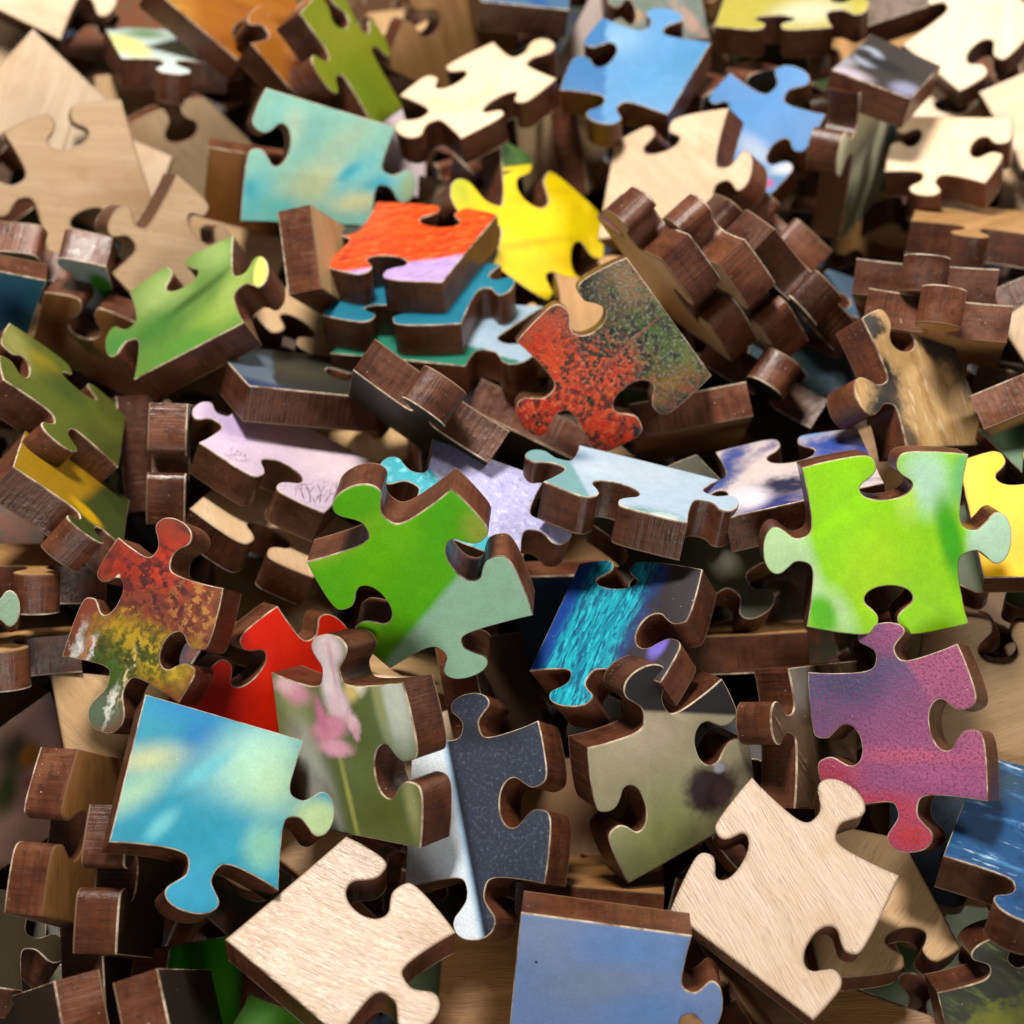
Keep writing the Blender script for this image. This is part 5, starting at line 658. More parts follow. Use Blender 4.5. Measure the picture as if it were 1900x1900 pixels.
    ('shaded dark green piece tucked under the dark piece with a white curl', [69.54, 124.89, 22.67], [0.99001, 0.0263, 0.06865, -0.12033], [-9.63, 9.44, 9.63, 9.44, 9.63, -9.44, -9.63, -9.44], [(0.481, 5.28), (0.456, -4.77), (0.491, -5.22), (0.501, -5.25)], (0.0309, 0.0551, 0.0159), ([('NS', 5.0, 0.45, 0.65, None, (0.092, 0.0551, 0.0287))], 0.42, 0), 1042, 1.6),
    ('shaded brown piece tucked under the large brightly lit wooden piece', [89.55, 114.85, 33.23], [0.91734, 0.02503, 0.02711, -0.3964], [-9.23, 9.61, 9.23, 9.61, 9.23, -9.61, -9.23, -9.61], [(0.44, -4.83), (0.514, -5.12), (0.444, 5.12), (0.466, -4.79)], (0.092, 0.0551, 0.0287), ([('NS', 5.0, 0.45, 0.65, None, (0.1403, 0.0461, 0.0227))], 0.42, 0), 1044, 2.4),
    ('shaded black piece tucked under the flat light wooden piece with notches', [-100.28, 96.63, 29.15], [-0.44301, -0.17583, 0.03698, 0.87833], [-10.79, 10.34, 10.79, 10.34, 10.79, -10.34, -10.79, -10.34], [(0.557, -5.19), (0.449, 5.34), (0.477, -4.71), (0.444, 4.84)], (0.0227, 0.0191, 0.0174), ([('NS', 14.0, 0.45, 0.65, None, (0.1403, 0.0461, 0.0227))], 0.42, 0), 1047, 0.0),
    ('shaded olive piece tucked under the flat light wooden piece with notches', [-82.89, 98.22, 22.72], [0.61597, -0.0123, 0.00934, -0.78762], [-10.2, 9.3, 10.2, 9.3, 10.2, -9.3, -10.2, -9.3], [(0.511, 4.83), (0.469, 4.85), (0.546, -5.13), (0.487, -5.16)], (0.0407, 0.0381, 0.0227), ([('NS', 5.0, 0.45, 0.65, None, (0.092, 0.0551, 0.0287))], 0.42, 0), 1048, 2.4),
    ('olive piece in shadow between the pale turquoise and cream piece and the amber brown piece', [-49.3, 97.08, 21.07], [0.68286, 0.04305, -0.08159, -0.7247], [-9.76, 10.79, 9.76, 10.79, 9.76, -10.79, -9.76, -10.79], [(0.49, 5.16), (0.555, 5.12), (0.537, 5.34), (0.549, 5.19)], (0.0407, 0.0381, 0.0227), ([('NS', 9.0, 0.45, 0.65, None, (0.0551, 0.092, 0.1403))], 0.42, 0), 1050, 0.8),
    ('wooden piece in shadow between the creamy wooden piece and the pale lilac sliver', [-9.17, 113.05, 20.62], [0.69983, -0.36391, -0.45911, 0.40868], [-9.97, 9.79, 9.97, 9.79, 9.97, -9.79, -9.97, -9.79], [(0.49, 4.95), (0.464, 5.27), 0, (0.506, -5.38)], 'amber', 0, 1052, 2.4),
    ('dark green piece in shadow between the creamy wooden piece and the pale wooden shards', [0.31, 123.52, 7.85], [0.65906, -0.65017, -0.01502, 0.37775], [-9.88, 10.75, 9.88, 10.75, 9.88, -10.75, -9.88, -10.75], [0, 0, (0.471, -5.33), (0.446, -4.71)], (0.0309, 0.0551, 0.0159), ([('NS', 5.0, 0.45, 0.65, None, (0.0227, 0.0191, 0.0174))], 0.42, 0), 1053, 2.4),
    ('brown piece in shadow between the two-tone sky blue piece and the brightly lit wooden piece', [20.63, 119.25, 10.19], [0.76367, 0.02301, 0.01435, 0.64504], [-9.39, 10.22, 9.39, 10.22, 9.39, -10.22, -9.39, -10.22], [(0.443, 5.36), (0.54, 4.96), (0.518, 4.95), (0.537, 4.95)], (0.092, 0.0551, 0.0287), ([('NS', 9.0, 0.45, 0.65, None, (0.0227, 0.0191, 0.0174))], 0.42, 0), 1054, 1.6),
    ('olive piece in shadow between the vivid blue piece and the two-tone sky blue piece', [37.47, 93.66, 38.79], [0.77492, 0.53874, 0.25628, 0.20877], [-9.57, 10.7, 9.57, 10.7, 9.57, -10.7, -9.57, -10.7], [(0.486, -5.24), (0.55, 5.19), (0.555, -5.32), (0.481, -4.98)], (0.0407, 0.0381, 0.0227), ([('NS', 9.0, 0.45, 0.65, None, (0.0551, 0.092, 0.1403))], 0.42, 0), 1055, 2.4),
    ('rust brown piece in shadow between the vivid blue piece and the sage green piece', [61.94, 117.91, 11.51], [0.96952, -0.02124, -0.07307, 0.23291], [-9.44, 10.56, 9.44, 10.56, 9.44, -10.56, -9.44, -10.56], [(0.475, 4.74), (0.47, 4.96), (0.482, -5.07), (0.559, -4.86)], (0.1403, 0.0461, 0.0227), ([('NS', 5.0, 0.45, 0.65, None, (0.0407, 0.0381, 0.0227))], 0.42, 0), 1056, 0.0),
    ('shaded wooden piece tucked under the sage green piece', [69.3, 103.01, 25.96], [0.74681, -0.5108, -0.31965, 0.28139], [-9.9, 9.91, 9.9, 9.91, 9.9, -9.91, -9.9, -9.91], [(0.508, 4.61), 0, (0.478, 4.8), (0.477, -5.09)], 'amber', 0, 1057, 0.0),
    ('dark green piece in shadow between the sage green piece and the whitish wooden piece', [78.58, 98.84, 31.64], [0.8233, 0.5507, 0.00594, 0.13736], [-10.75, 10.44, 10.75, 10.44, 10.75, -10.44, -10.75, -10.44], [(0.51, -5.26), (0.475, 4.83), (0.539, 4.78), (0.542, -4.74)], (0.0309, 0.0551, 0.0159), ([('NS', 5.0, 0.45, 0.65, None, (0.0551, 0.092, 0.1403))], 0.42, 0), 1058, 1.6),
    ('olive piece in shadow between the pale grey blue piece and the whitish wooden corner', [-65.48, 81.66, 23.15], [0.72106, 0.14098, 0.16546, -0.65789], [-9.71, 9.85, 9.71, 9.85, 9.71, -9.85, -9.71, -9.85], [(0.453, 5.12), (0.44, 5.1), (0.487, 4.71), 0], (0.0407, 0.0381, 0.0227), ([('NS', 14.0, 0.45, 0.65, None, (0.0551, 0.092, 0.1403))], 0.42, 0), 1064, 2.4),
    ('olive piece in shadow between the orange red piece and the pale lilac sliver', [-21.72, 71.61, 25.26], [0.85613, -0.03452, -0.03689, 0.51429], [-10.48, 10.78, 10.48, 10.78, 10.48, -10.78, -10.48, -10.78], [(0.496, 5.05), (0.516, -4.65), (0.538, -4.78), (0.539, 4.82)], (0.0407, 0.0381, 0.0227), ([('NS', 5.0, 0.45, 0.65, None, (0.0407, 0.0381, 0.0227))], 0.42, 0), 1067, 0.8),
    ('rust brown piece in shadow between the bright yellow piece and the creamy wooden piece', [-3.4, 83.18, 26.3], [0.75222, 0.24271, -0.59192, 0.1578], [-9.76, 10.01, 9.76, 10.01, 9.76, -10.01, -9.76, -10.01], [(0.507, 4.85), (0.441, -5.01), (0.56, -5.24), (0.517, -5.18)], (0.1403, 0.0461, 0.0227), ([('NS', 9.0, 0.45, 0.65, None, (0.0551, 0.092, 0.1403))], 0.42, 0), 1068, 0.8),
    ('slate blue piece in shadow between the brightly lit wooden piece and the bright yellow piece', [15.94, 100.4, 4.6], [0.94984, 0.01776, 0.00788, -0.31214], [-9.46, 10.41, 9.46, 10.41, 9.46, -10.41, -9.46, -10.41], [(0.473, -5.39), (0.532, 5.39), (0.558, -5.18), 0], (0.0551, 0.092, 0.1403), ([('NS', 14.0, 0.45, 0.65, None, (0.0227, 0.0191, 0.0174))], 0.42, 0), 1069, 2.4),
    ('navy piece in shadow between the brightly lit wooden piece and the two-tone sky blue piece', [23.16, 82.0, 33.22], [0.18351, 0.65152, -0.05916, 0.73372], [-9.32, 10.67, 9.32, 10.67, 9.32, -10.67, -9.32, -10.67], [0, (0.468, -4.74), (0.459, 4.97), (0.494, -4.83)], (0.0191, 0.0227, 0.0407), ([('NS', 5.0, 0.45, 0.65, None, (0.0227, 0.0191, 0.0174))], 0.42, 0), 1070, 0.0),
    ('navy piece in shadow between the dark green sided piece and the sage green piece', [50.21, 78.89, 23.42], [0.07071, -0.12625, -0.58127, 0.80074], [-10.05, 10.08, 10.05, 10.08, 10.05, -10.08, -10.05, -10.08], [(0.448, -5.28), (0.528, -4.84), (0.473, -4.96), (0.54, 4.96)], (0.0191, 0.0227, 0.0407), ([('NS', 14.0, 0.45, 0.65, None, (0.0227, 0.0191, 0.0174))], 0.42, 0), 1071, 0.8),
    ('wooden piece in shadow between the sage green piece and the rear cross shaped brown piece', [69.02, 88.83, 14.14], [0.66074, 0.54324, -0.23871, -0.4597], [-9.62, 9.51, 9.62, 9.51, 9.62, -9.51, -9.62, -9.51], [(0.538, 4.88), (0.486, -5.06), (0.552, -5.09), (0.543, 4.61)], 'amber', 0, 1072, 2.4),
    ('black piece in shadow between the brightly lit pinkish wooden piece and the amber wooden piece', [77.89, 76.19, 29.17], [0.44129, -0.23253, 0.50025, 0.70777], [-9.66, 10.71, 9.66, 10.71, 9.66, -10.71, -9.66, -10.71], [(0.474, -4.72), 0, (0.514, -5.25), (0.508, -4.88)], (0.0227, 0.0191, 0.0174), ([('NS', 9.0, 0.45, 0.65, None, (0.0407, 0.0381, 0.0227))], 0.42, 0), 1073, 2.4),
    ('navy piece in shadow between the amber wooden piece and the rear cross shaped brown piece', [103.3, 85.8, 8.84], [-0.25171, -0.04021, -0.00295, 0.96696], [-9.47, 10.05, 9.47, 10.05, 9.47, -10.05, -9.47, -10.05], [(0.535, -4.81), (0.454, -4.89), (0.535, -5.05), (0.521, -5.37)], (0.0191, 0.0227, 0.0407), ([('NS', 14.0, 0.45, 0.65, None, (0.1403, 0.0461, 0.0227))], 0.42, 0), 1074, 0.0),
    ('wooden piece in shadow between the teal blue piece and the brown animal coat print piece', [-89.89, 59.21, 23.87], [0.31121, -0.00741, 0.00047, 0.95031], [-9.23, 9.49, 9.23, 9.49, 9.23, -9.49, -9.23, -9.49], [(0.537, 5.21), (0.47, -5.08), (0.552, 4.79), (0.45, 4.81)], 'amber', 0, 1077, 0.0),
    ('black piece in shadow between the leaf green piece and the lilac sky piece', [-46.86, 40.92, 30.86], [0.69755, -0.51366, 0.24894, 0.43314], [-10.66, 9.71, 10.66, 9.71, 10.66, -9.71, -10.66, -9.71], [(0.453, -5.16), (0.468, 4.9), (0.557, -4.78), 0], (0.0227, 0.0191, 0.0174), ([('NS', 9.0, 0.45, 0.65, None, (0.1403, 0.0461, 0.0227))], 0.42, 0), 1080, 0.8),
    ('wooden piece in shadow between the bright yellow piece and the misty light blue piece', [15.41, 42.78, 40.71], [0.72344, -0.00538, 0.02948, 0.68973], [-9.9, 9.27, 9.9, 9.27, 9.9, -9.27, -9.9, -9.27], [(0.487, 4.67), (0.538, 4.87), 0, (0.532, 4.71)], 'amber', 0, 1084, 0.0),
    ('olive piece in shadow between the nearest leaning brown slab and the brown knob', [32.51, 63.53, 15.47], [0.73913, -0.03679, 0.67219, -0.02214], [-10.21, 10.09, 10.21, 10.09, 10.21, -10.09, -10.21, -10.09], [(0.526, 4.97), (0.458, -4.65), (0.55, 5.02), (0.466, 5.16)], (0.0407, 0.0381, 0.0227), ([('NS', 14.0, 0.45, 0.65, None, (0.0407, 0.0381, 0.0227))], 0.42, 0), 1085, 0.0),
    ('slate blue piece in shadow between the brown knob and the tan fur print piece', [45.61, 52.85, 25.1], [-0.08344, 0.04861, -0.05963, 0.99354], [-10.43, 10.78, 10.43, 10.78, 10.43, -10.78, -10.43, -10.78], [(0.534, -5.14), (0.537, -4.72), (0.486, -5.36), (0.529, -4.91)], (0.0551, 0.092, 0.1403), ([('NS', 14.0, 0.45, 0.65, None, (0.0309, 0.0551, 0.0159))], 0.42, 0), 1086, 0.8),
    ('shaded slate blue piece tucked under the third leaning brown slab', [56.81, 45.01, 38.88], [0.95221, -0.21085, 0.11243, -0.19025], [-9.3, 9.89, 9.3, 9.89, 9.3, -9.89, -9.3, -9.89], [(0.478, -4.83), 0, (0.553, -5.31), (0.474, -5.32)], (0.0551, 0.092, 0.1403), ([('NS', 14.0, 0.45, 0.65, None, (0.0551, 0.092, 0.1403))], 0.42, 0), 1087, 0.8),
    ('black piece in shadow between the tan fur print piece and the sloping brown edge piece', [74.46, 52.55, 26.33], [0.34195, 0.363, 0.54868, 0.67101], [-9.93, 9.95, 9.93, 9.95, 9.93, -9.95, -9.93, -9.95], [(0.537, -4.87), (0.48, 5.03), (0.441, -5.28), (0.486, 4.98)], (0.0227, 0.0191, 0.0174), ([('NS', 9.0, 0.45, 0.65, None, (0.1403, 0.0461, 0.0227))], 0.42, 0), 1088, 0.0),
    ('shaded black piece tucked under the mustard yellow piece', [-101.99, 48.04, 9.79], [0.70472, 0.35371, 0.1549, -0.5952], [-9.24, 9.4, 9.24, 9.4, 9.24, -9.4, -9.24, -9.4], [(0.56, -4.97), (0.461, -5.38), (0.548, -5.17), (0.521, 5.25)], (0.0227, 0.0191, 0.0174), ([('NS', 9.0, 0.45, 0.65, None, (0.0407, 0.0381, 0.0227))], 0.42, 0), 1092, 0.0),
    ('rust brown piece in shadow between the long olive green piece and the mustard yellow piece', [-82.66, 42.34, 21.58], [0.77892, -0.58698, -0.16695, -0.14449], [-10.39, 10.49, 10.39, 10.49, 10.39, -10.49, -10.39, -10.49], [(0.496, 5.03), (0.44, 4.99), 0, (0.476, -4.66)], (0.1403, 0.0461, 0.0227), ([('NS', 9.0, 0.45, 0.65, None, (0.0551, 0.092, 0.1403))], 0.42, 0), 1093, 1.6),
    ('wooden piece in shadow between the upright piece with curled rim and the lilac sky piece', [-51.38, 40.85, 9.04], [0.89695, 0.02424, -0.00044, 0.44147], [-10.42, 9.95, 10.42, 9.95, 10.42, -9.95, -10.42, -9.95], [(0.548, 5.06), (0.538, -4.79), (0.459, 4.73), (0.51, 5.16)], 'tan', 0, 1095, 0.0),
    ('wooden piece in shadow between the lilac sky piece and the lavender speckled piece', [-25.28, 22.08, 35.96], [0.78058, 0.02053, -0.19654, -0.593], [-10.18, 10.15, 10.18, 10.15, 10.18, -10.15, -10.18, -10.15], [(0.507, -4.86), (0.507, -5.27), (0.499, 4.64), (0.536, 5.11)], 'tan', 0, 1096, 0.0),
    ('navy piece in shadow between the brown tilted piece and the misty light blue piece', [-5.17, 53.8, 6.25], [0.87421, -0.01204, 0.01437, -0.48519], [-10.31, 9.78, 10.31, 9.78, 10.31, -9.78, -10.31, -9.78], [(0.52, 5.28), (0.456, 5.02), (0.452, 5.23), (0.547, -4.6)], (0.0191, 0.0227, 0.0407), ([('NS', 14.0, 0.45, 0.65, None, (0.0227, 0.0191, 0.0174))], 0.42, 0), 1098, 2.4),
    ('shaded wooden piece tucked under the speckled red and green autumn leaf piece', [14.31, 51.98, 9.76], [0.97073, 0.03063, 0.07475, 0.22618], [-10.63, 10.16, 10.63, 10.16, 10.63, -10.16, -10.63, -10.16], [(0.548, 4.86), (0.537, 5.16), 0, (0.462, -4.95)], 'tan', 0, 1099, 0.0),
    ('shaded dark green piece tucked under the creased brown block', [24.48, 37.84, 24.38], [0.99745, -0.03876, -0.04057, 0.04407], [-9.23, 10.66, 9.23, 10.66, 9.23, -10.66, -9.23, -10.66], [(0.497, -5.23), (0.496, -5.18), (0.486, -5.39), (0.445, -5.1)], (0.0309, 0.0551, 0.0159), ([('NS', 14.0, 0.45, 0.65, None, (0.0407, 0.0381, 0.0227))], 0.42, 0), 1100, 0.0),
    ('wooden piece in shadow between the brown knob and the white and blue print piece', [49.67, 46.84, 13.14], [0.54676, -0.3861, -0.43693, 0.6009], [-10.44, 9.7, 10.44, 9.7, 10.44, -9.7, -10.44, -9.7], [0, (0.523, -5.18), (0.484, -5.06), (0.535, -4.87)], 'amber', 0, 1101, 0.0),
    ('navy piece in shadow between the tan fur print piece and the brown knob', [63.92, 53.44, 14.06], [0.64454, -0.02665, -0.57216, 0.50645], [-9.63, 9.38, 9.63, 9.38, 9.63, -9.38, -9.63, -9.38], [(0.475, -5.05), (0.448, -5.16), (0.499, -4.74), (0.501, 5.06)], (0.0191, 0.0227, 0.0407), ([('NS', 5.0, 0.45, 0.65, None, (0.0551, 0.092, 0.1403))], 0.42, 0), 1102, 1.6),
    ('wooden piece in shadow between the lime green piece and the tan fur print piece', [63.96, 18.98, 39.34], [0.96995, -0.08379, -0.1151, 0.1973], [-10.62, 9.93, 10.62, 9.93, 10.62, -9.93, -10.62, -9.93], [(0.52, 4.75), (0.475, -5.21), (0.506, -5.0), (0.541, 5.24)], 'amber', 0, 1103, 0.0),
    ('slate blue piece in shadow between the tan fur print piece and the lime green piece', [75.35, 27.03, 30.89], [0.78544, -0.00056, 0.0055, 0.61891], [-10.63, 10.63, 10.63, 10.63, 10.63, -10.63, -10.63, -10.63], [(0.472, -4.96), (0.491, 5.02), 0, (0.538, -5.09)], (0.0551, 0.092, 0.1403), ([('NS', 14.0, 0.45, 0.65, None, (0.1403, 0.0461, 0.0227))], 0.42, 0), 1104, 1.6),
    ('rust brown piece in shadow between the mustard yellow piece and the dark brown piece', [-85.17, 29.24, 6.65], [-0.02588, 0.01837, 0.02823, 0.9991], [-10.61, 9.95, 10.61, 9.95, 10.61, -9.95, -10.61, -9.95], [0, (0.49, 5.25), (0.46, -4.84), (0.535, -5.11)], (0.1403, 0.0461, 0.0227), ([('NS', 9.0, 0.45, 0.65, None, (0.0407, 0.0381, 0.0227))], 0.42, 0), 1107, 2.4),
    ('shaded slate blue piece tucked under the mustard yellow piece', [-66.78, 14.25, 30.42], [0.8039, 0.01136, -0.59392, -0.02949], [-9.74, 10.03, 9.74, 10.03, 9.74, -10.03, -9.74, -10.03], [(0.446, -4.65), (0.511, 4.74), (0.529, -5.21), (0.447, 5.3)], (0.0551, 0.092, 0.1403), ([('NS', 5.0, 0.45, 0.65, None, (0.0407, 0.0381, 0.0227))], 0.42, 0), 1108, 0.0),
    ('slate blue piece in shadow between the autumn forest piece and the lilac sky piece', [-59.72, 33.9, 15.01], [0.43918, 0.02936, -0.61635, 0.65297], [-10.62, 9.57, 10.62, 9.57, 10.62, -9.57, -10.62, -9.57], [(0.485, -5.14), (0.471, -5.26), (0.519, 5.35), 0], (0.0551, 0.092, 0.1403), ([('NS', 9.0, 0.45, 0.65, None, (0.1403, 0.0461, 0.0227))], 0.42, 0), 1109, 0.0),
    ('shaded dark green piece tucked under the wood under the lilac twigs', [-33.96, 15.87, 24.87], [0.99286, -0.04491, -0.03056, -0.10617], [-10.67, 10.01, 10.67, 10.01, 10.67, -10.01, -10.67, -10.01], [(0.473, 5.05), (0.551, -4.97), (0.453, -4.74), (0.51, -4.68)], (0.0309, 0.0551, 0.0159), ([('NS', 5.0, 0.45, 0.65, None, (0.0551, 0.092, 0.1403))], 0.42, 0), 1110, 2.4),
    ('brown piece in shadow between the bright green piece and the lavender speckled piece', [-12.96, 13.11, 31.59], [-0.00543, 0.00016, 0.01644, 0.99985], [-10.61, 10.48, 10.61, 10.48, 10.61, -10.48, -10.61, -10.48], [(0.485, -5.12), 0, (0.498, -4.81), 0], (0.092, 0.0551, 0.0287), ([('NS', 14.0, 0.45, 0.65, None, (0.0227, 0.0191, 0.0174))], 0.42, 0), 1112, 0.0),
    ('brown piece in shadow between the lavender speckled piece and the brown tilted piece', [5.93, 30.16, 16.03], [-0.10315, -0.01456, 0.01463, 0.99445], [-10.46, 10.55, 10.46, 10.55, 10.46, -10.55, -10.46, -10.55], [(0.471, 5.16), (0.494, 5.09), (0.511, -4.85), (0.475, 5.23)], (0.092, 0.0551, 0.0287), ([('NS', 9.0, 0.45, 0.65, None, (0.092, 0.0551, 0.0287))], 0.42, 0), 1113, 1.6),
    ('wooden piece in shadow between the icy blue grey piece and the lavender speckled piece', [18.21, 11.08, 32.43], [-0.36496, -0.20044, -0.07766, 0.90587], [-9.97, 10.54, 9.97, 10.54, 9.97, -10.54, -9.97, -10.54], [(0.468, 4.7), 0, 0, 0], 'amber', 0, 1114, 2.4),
    ('olive piece in shadow between the icy blue grey piece and the turquoise waterfall piece', [24.44, 0.22, 45.78], [0.94718, 0.01811, 0.02221, 0.31942], [-9.91, 9.88, 9.91, 9.88, 9.91, -9.88, -9.91, -9.88], [(0.499, -5.18), 0, (0.462, 5.07), (0.546, 5.25)], (0.0407, 0.0381, 0.0227), ([('NS', 9.0, 0.45, 0.65, None, (0.0407, 0.0381, 0.0227))], 0.42, 0), 1115, 2.4),
    ('dark green piece in shadow between the golden yellow piece and the lime green piece', [72.49, -0.72, 47.65], [0.8649, -0.03804, -0.08995, 0.49235], [-10.14, 9.39, 10.14, 9.39, 10.14, -9.39, -10.14, -9.39], [(0.48, 5.15), (0.443, -4.91), (0.534, -5.26), (0.553, -5.05)], (0.0309, 0.0551, 0.0159), ([('NS', 9.0, 0.45, 0.65, None, (0.0407, 0.0381, 0.0227))], 0.42, 0), 1119, 1.6),
    ('navy piece in shadow between the autumn forest piece and the wood under the autumn forest', [-55.17, -6.5, 30.73], [0.65887, -0.12764, -0.08668, -0.73626], [-9.49, 9.31, 9.49, 9.31, 9.49, -9.31, -9.49, -9.31], [(0.486, -4.92), (0.533, 4.75), (0.478, 4.99), (0.49, 5.26)], (0.0191, 0.0227, 0.0407), ([('NS', 5.0, 0.45, 0.65, None, (0.1403, 0.0461, 0.0227))], 0.42, 0), 1124, 2.4),
    ('olive piece in shadow between the brown piece and the bright green piece', [-9.11, 10.21, 15.93], [0.4912, 0.24526, -0.0528, 0.83414], [-9.7, 10.13, 9.7, 10.13, 9.7, -10.13, -9.7, -10.13], [(0.455, -4.85), 0, (0.525, -4.78), (0.538, -4.79)], (0.0407, 0.0381, 0.0227), ([('NS', 9.0, 0.45, 0.65, None, (0.1403, 0.0461, 0.0227))], 0.42, 0), 1128, 0.0),
    ('olive piece in shadow between the long brown side and the turquoise waterfall piece', [28.99, 4.29, 17.61], [0.33909, -0.10269, 0.3271, 0.87606], [-9.47, 10.34, 9.47, 10.34, 9.47, -10.34, -9.47, -10.34], [(0.483, 4.93), (0.523, 4.78), (0.442, -5.27), (0.451, -5.12)], (0.0407, 0.0381, 0.0227), ([('NS', 5.0, 0.45, 0.65, None, (0.0407, 0.0381, 0.0227))], 0.42, 0), 1130, 2.4),
    ('wooden piece in shadow between the golden yellow piece and the lime green piece', [72.26, -2.1, 29.7], [0.14063, 0.07153, 0.10702, 0.98166], [-10.76, 10.03, 10.76, 10.03, 10.76, -10.03, -10.76, -10.03], [(0.557, -4.93), (0.443, -4.83), (0.492, -5.31), (0.446, -4.89)], 'amber', 0, 1134, 2.4),
    ('black piece in shadow between the large blurred orchid print piece and the dark brown piece', [-69.64, -7.82, 22.32], [0.76586, 0.24567, 0.51073, 0.30376], [-9.47, 9.87, 9.47, 9.87, 9.47, -9.87, -9.47, -9.87], [(0.554, -4.61), (0.549, -4.61), (0.511, -5.1), (0.547, 4.78)], (0.0227, 0.0191, 0.0174), ([('NS', 14.0, 0.45, 0.65, None, (0.0551, 0.092, 0.1403))], 0.42, 0), 1138, 2.4),
    ('wooden piece in shadow between the plain red piece and the wood below the lilac stack', [-50.39, -17.97, 26.03], [0.02657, -0.00133, 0.02328, 0.99937], [-9.49, 9.97, 9.49, 9.97, 9.49, -9.97, -9.49, -9.97], [0, (0.54, -4.89), (0.46, 5.13), (0.442, 4.81)], 'tan', 0, 1139, 0.8),
    ('wooden piece in shadow between the bright green piece and the plain red piece', [-26.54, -4.92, 11.07], [0.99901, -0.01153, -0.00042, -0.04285], [-10.21, 10.7, 10.21, 10.7, 10.21, -10.7, -10.21, -10.7], [(0.539, 4.98), (0.549, 4.84), (0.453, -4.73), (0.517, -4.69)], 'amber', 0, 1141, 0.0),
    ('brown piece in shadow between the turquoise waterfall piece and the navy speckled piece', [12.31, -1.4, 11.2], [-0.1938, -0.0018, -0.02371, 0.98075], [-9.86, 9.92, 9.86, 9.92, 9.86, -9.92, -9.86, -9.92], [(0.461, 5.37), (0.516, 5.15), (0.48, -4.72), (0.516, -4.84)], (0.092, 0.0551, 0.0287), ([('NS', 5.0, 0.45, 0.65, None, (0.0191, 0.0227, 0.0407))], 0.42, 0), 1144, 0.8),
    ('olive piece in shadow between the long brown side and the lime green piece', [45.09, 2.68, 5.23], [0.70298, 0.16158, -0.18032, 0.66873], [-9.37, 9.26, 9.37, 9.26, 9.37, -9.26, -9.37, -9.26], [(0.462, -5.12), (0.451, 5.0), (0.49, 4.68), 0], (0.0407, 0.0381, 0.0227), ([('NS', 5.0, 0.45, 0.65, None, (0.1403, 0.0461, 0.0227))], 0.42, 0), 1146, 0.8),
    ('shaded brown piece tucked under the lime green piece', [58.27, -9.67, 38.36], [-0.01125, -0.53204, -0.28466, 0.79736], [-10.02, 9.43, 10.02, 9.43, 10.02, -9.43, -10.02, -9.43], [(0.459, 4.97), (0.493, -5.18), (0.522, -5.21), (0.499, 5.34)], (0.092, 0.0551, 0.0287), ([('NS', 14.0, 0.45, 0.65, None, (0.0309, 0.0551, 0.0159))], 0.42, 0), 1147, 0.0),
    ('shaded brown piece tucked under the tan wood behind the pink and navy piece', [71.09, -6.37, 18.47], [0.73215, 0.49357, 0.34297, 0.32048], [-9.88, 9.82, 9.88, 9.82, 9.88, -9.82, -9.88, -9.82], [(0.474, -5.32), (0.475, 5.24), (0.539, -5.08), (0.465, 4.67)], (0.092, 0.0551, 0.0287), ([('NS', 9.0, 0.45, 0.65, None, (0.0191, 0.0227, 0.0407))], 0.42, 0), 1148, 1.6),
    ('shaded wooden piece tucked under the large turquoise and cream sky piece', [-31.16, -29.2, 26.68], [0.25712, -0.00692, -0.01113, 0.96629], [-10.62, 10.05, 10.62, 10.05, 10.62, -10.05, -10.62, -10.05], [(0.453, 4.75), (0.559, 4.85), (0.513, 4.84), (0.443, -5.02)], 'amber', 0, 1156, 0.8),
    ('brown piece sunk between pink and white orchid print piece and pale front wooden corner piece', [-21.66, -19.98, 17.95], [0.30272, -0.09327, -0.01177, 0.94843], [-10.15, 9.23, 10.15, 9.23, 10.15, -9.23, -10.15, -9.23], [0, (0.523, 4.75), (0.551, -5.11), (0.515, 4.75)], (0.092, 0.0551, 0.0287), ([('NS', 5.0, 0.45, 0.65, None, (0.0551, 0.092, 0.1403))], 0.42, 0), 1157, 0.8),
    ('black piece in shadow between the olive grey piece and the turquoise waterfall piece', [18.97, -21.36, 17.27], [0.63304, -0.0613, 0.01396, -0.77156], [-9.9, 10.67, 9.9, 10.67, 9.9, -10.67, -9.9, -10.67], [(0.495, 5.35), (0.483, -4.65), (0.444, -4.92), (0.466, 5.21)], (0.0227, 0.0191, 0.0174), ([('NS', 9.0, 0.45, 0.65, None, (0.0407, 0.0381, 0.0227))], 0.42, 0), 1160, 1.6),
    ('black piece in shadow between the olive grey piece and the brown fur print piece', [28.55, -25.8, 34.2], [0.5513, -0.06385, 0.06221, 0.82953], [-9.76, 10.32, 9.76, 10.32, 9.76, -10.32, -9.76, -10.32], [(0.517, -5.2), (0.483, -4.83), (0.454, -4.83), (0.484, -5.35)], (0.0227, 0.0191, 0.0174), ([('NS', 5.0, 0.45, 0.65, None, (0.0191, 0.0227, 0.0407))], 0.42, 0), 1161, 0.8),
    ('wooden piece in shadow between the long tan wooden piece and the large silvery wooden piece', [62.14, -26.78, 24.67], [0.49283, 0.13376, 0.00234, 0.85978], [-10.64, 10.54, 10.64, 10.54, 10.64, -10.54, -10.64, -10.54], [(0.538, 5.07), (0.496, 4.76), (0.501, 5.02), (0.542, 4.73)], 'tan', 0, 1163, 2.4),
    ('shaded wooden piece tucked under the large blurred orchid print piece', [-86.34, -34.01, 24.18], [0.11552, -0.06604, -0.5531, 0.82242], [-10.39, 10.51, 10.39, 10.51, 10.39, -10.51, -10.39, -10.51], [(0.515, 4.93), (0.474, -4.62), (0.47, 5.37), (0.474, 4.81)], 'amber', 0, 1166, 1.6),
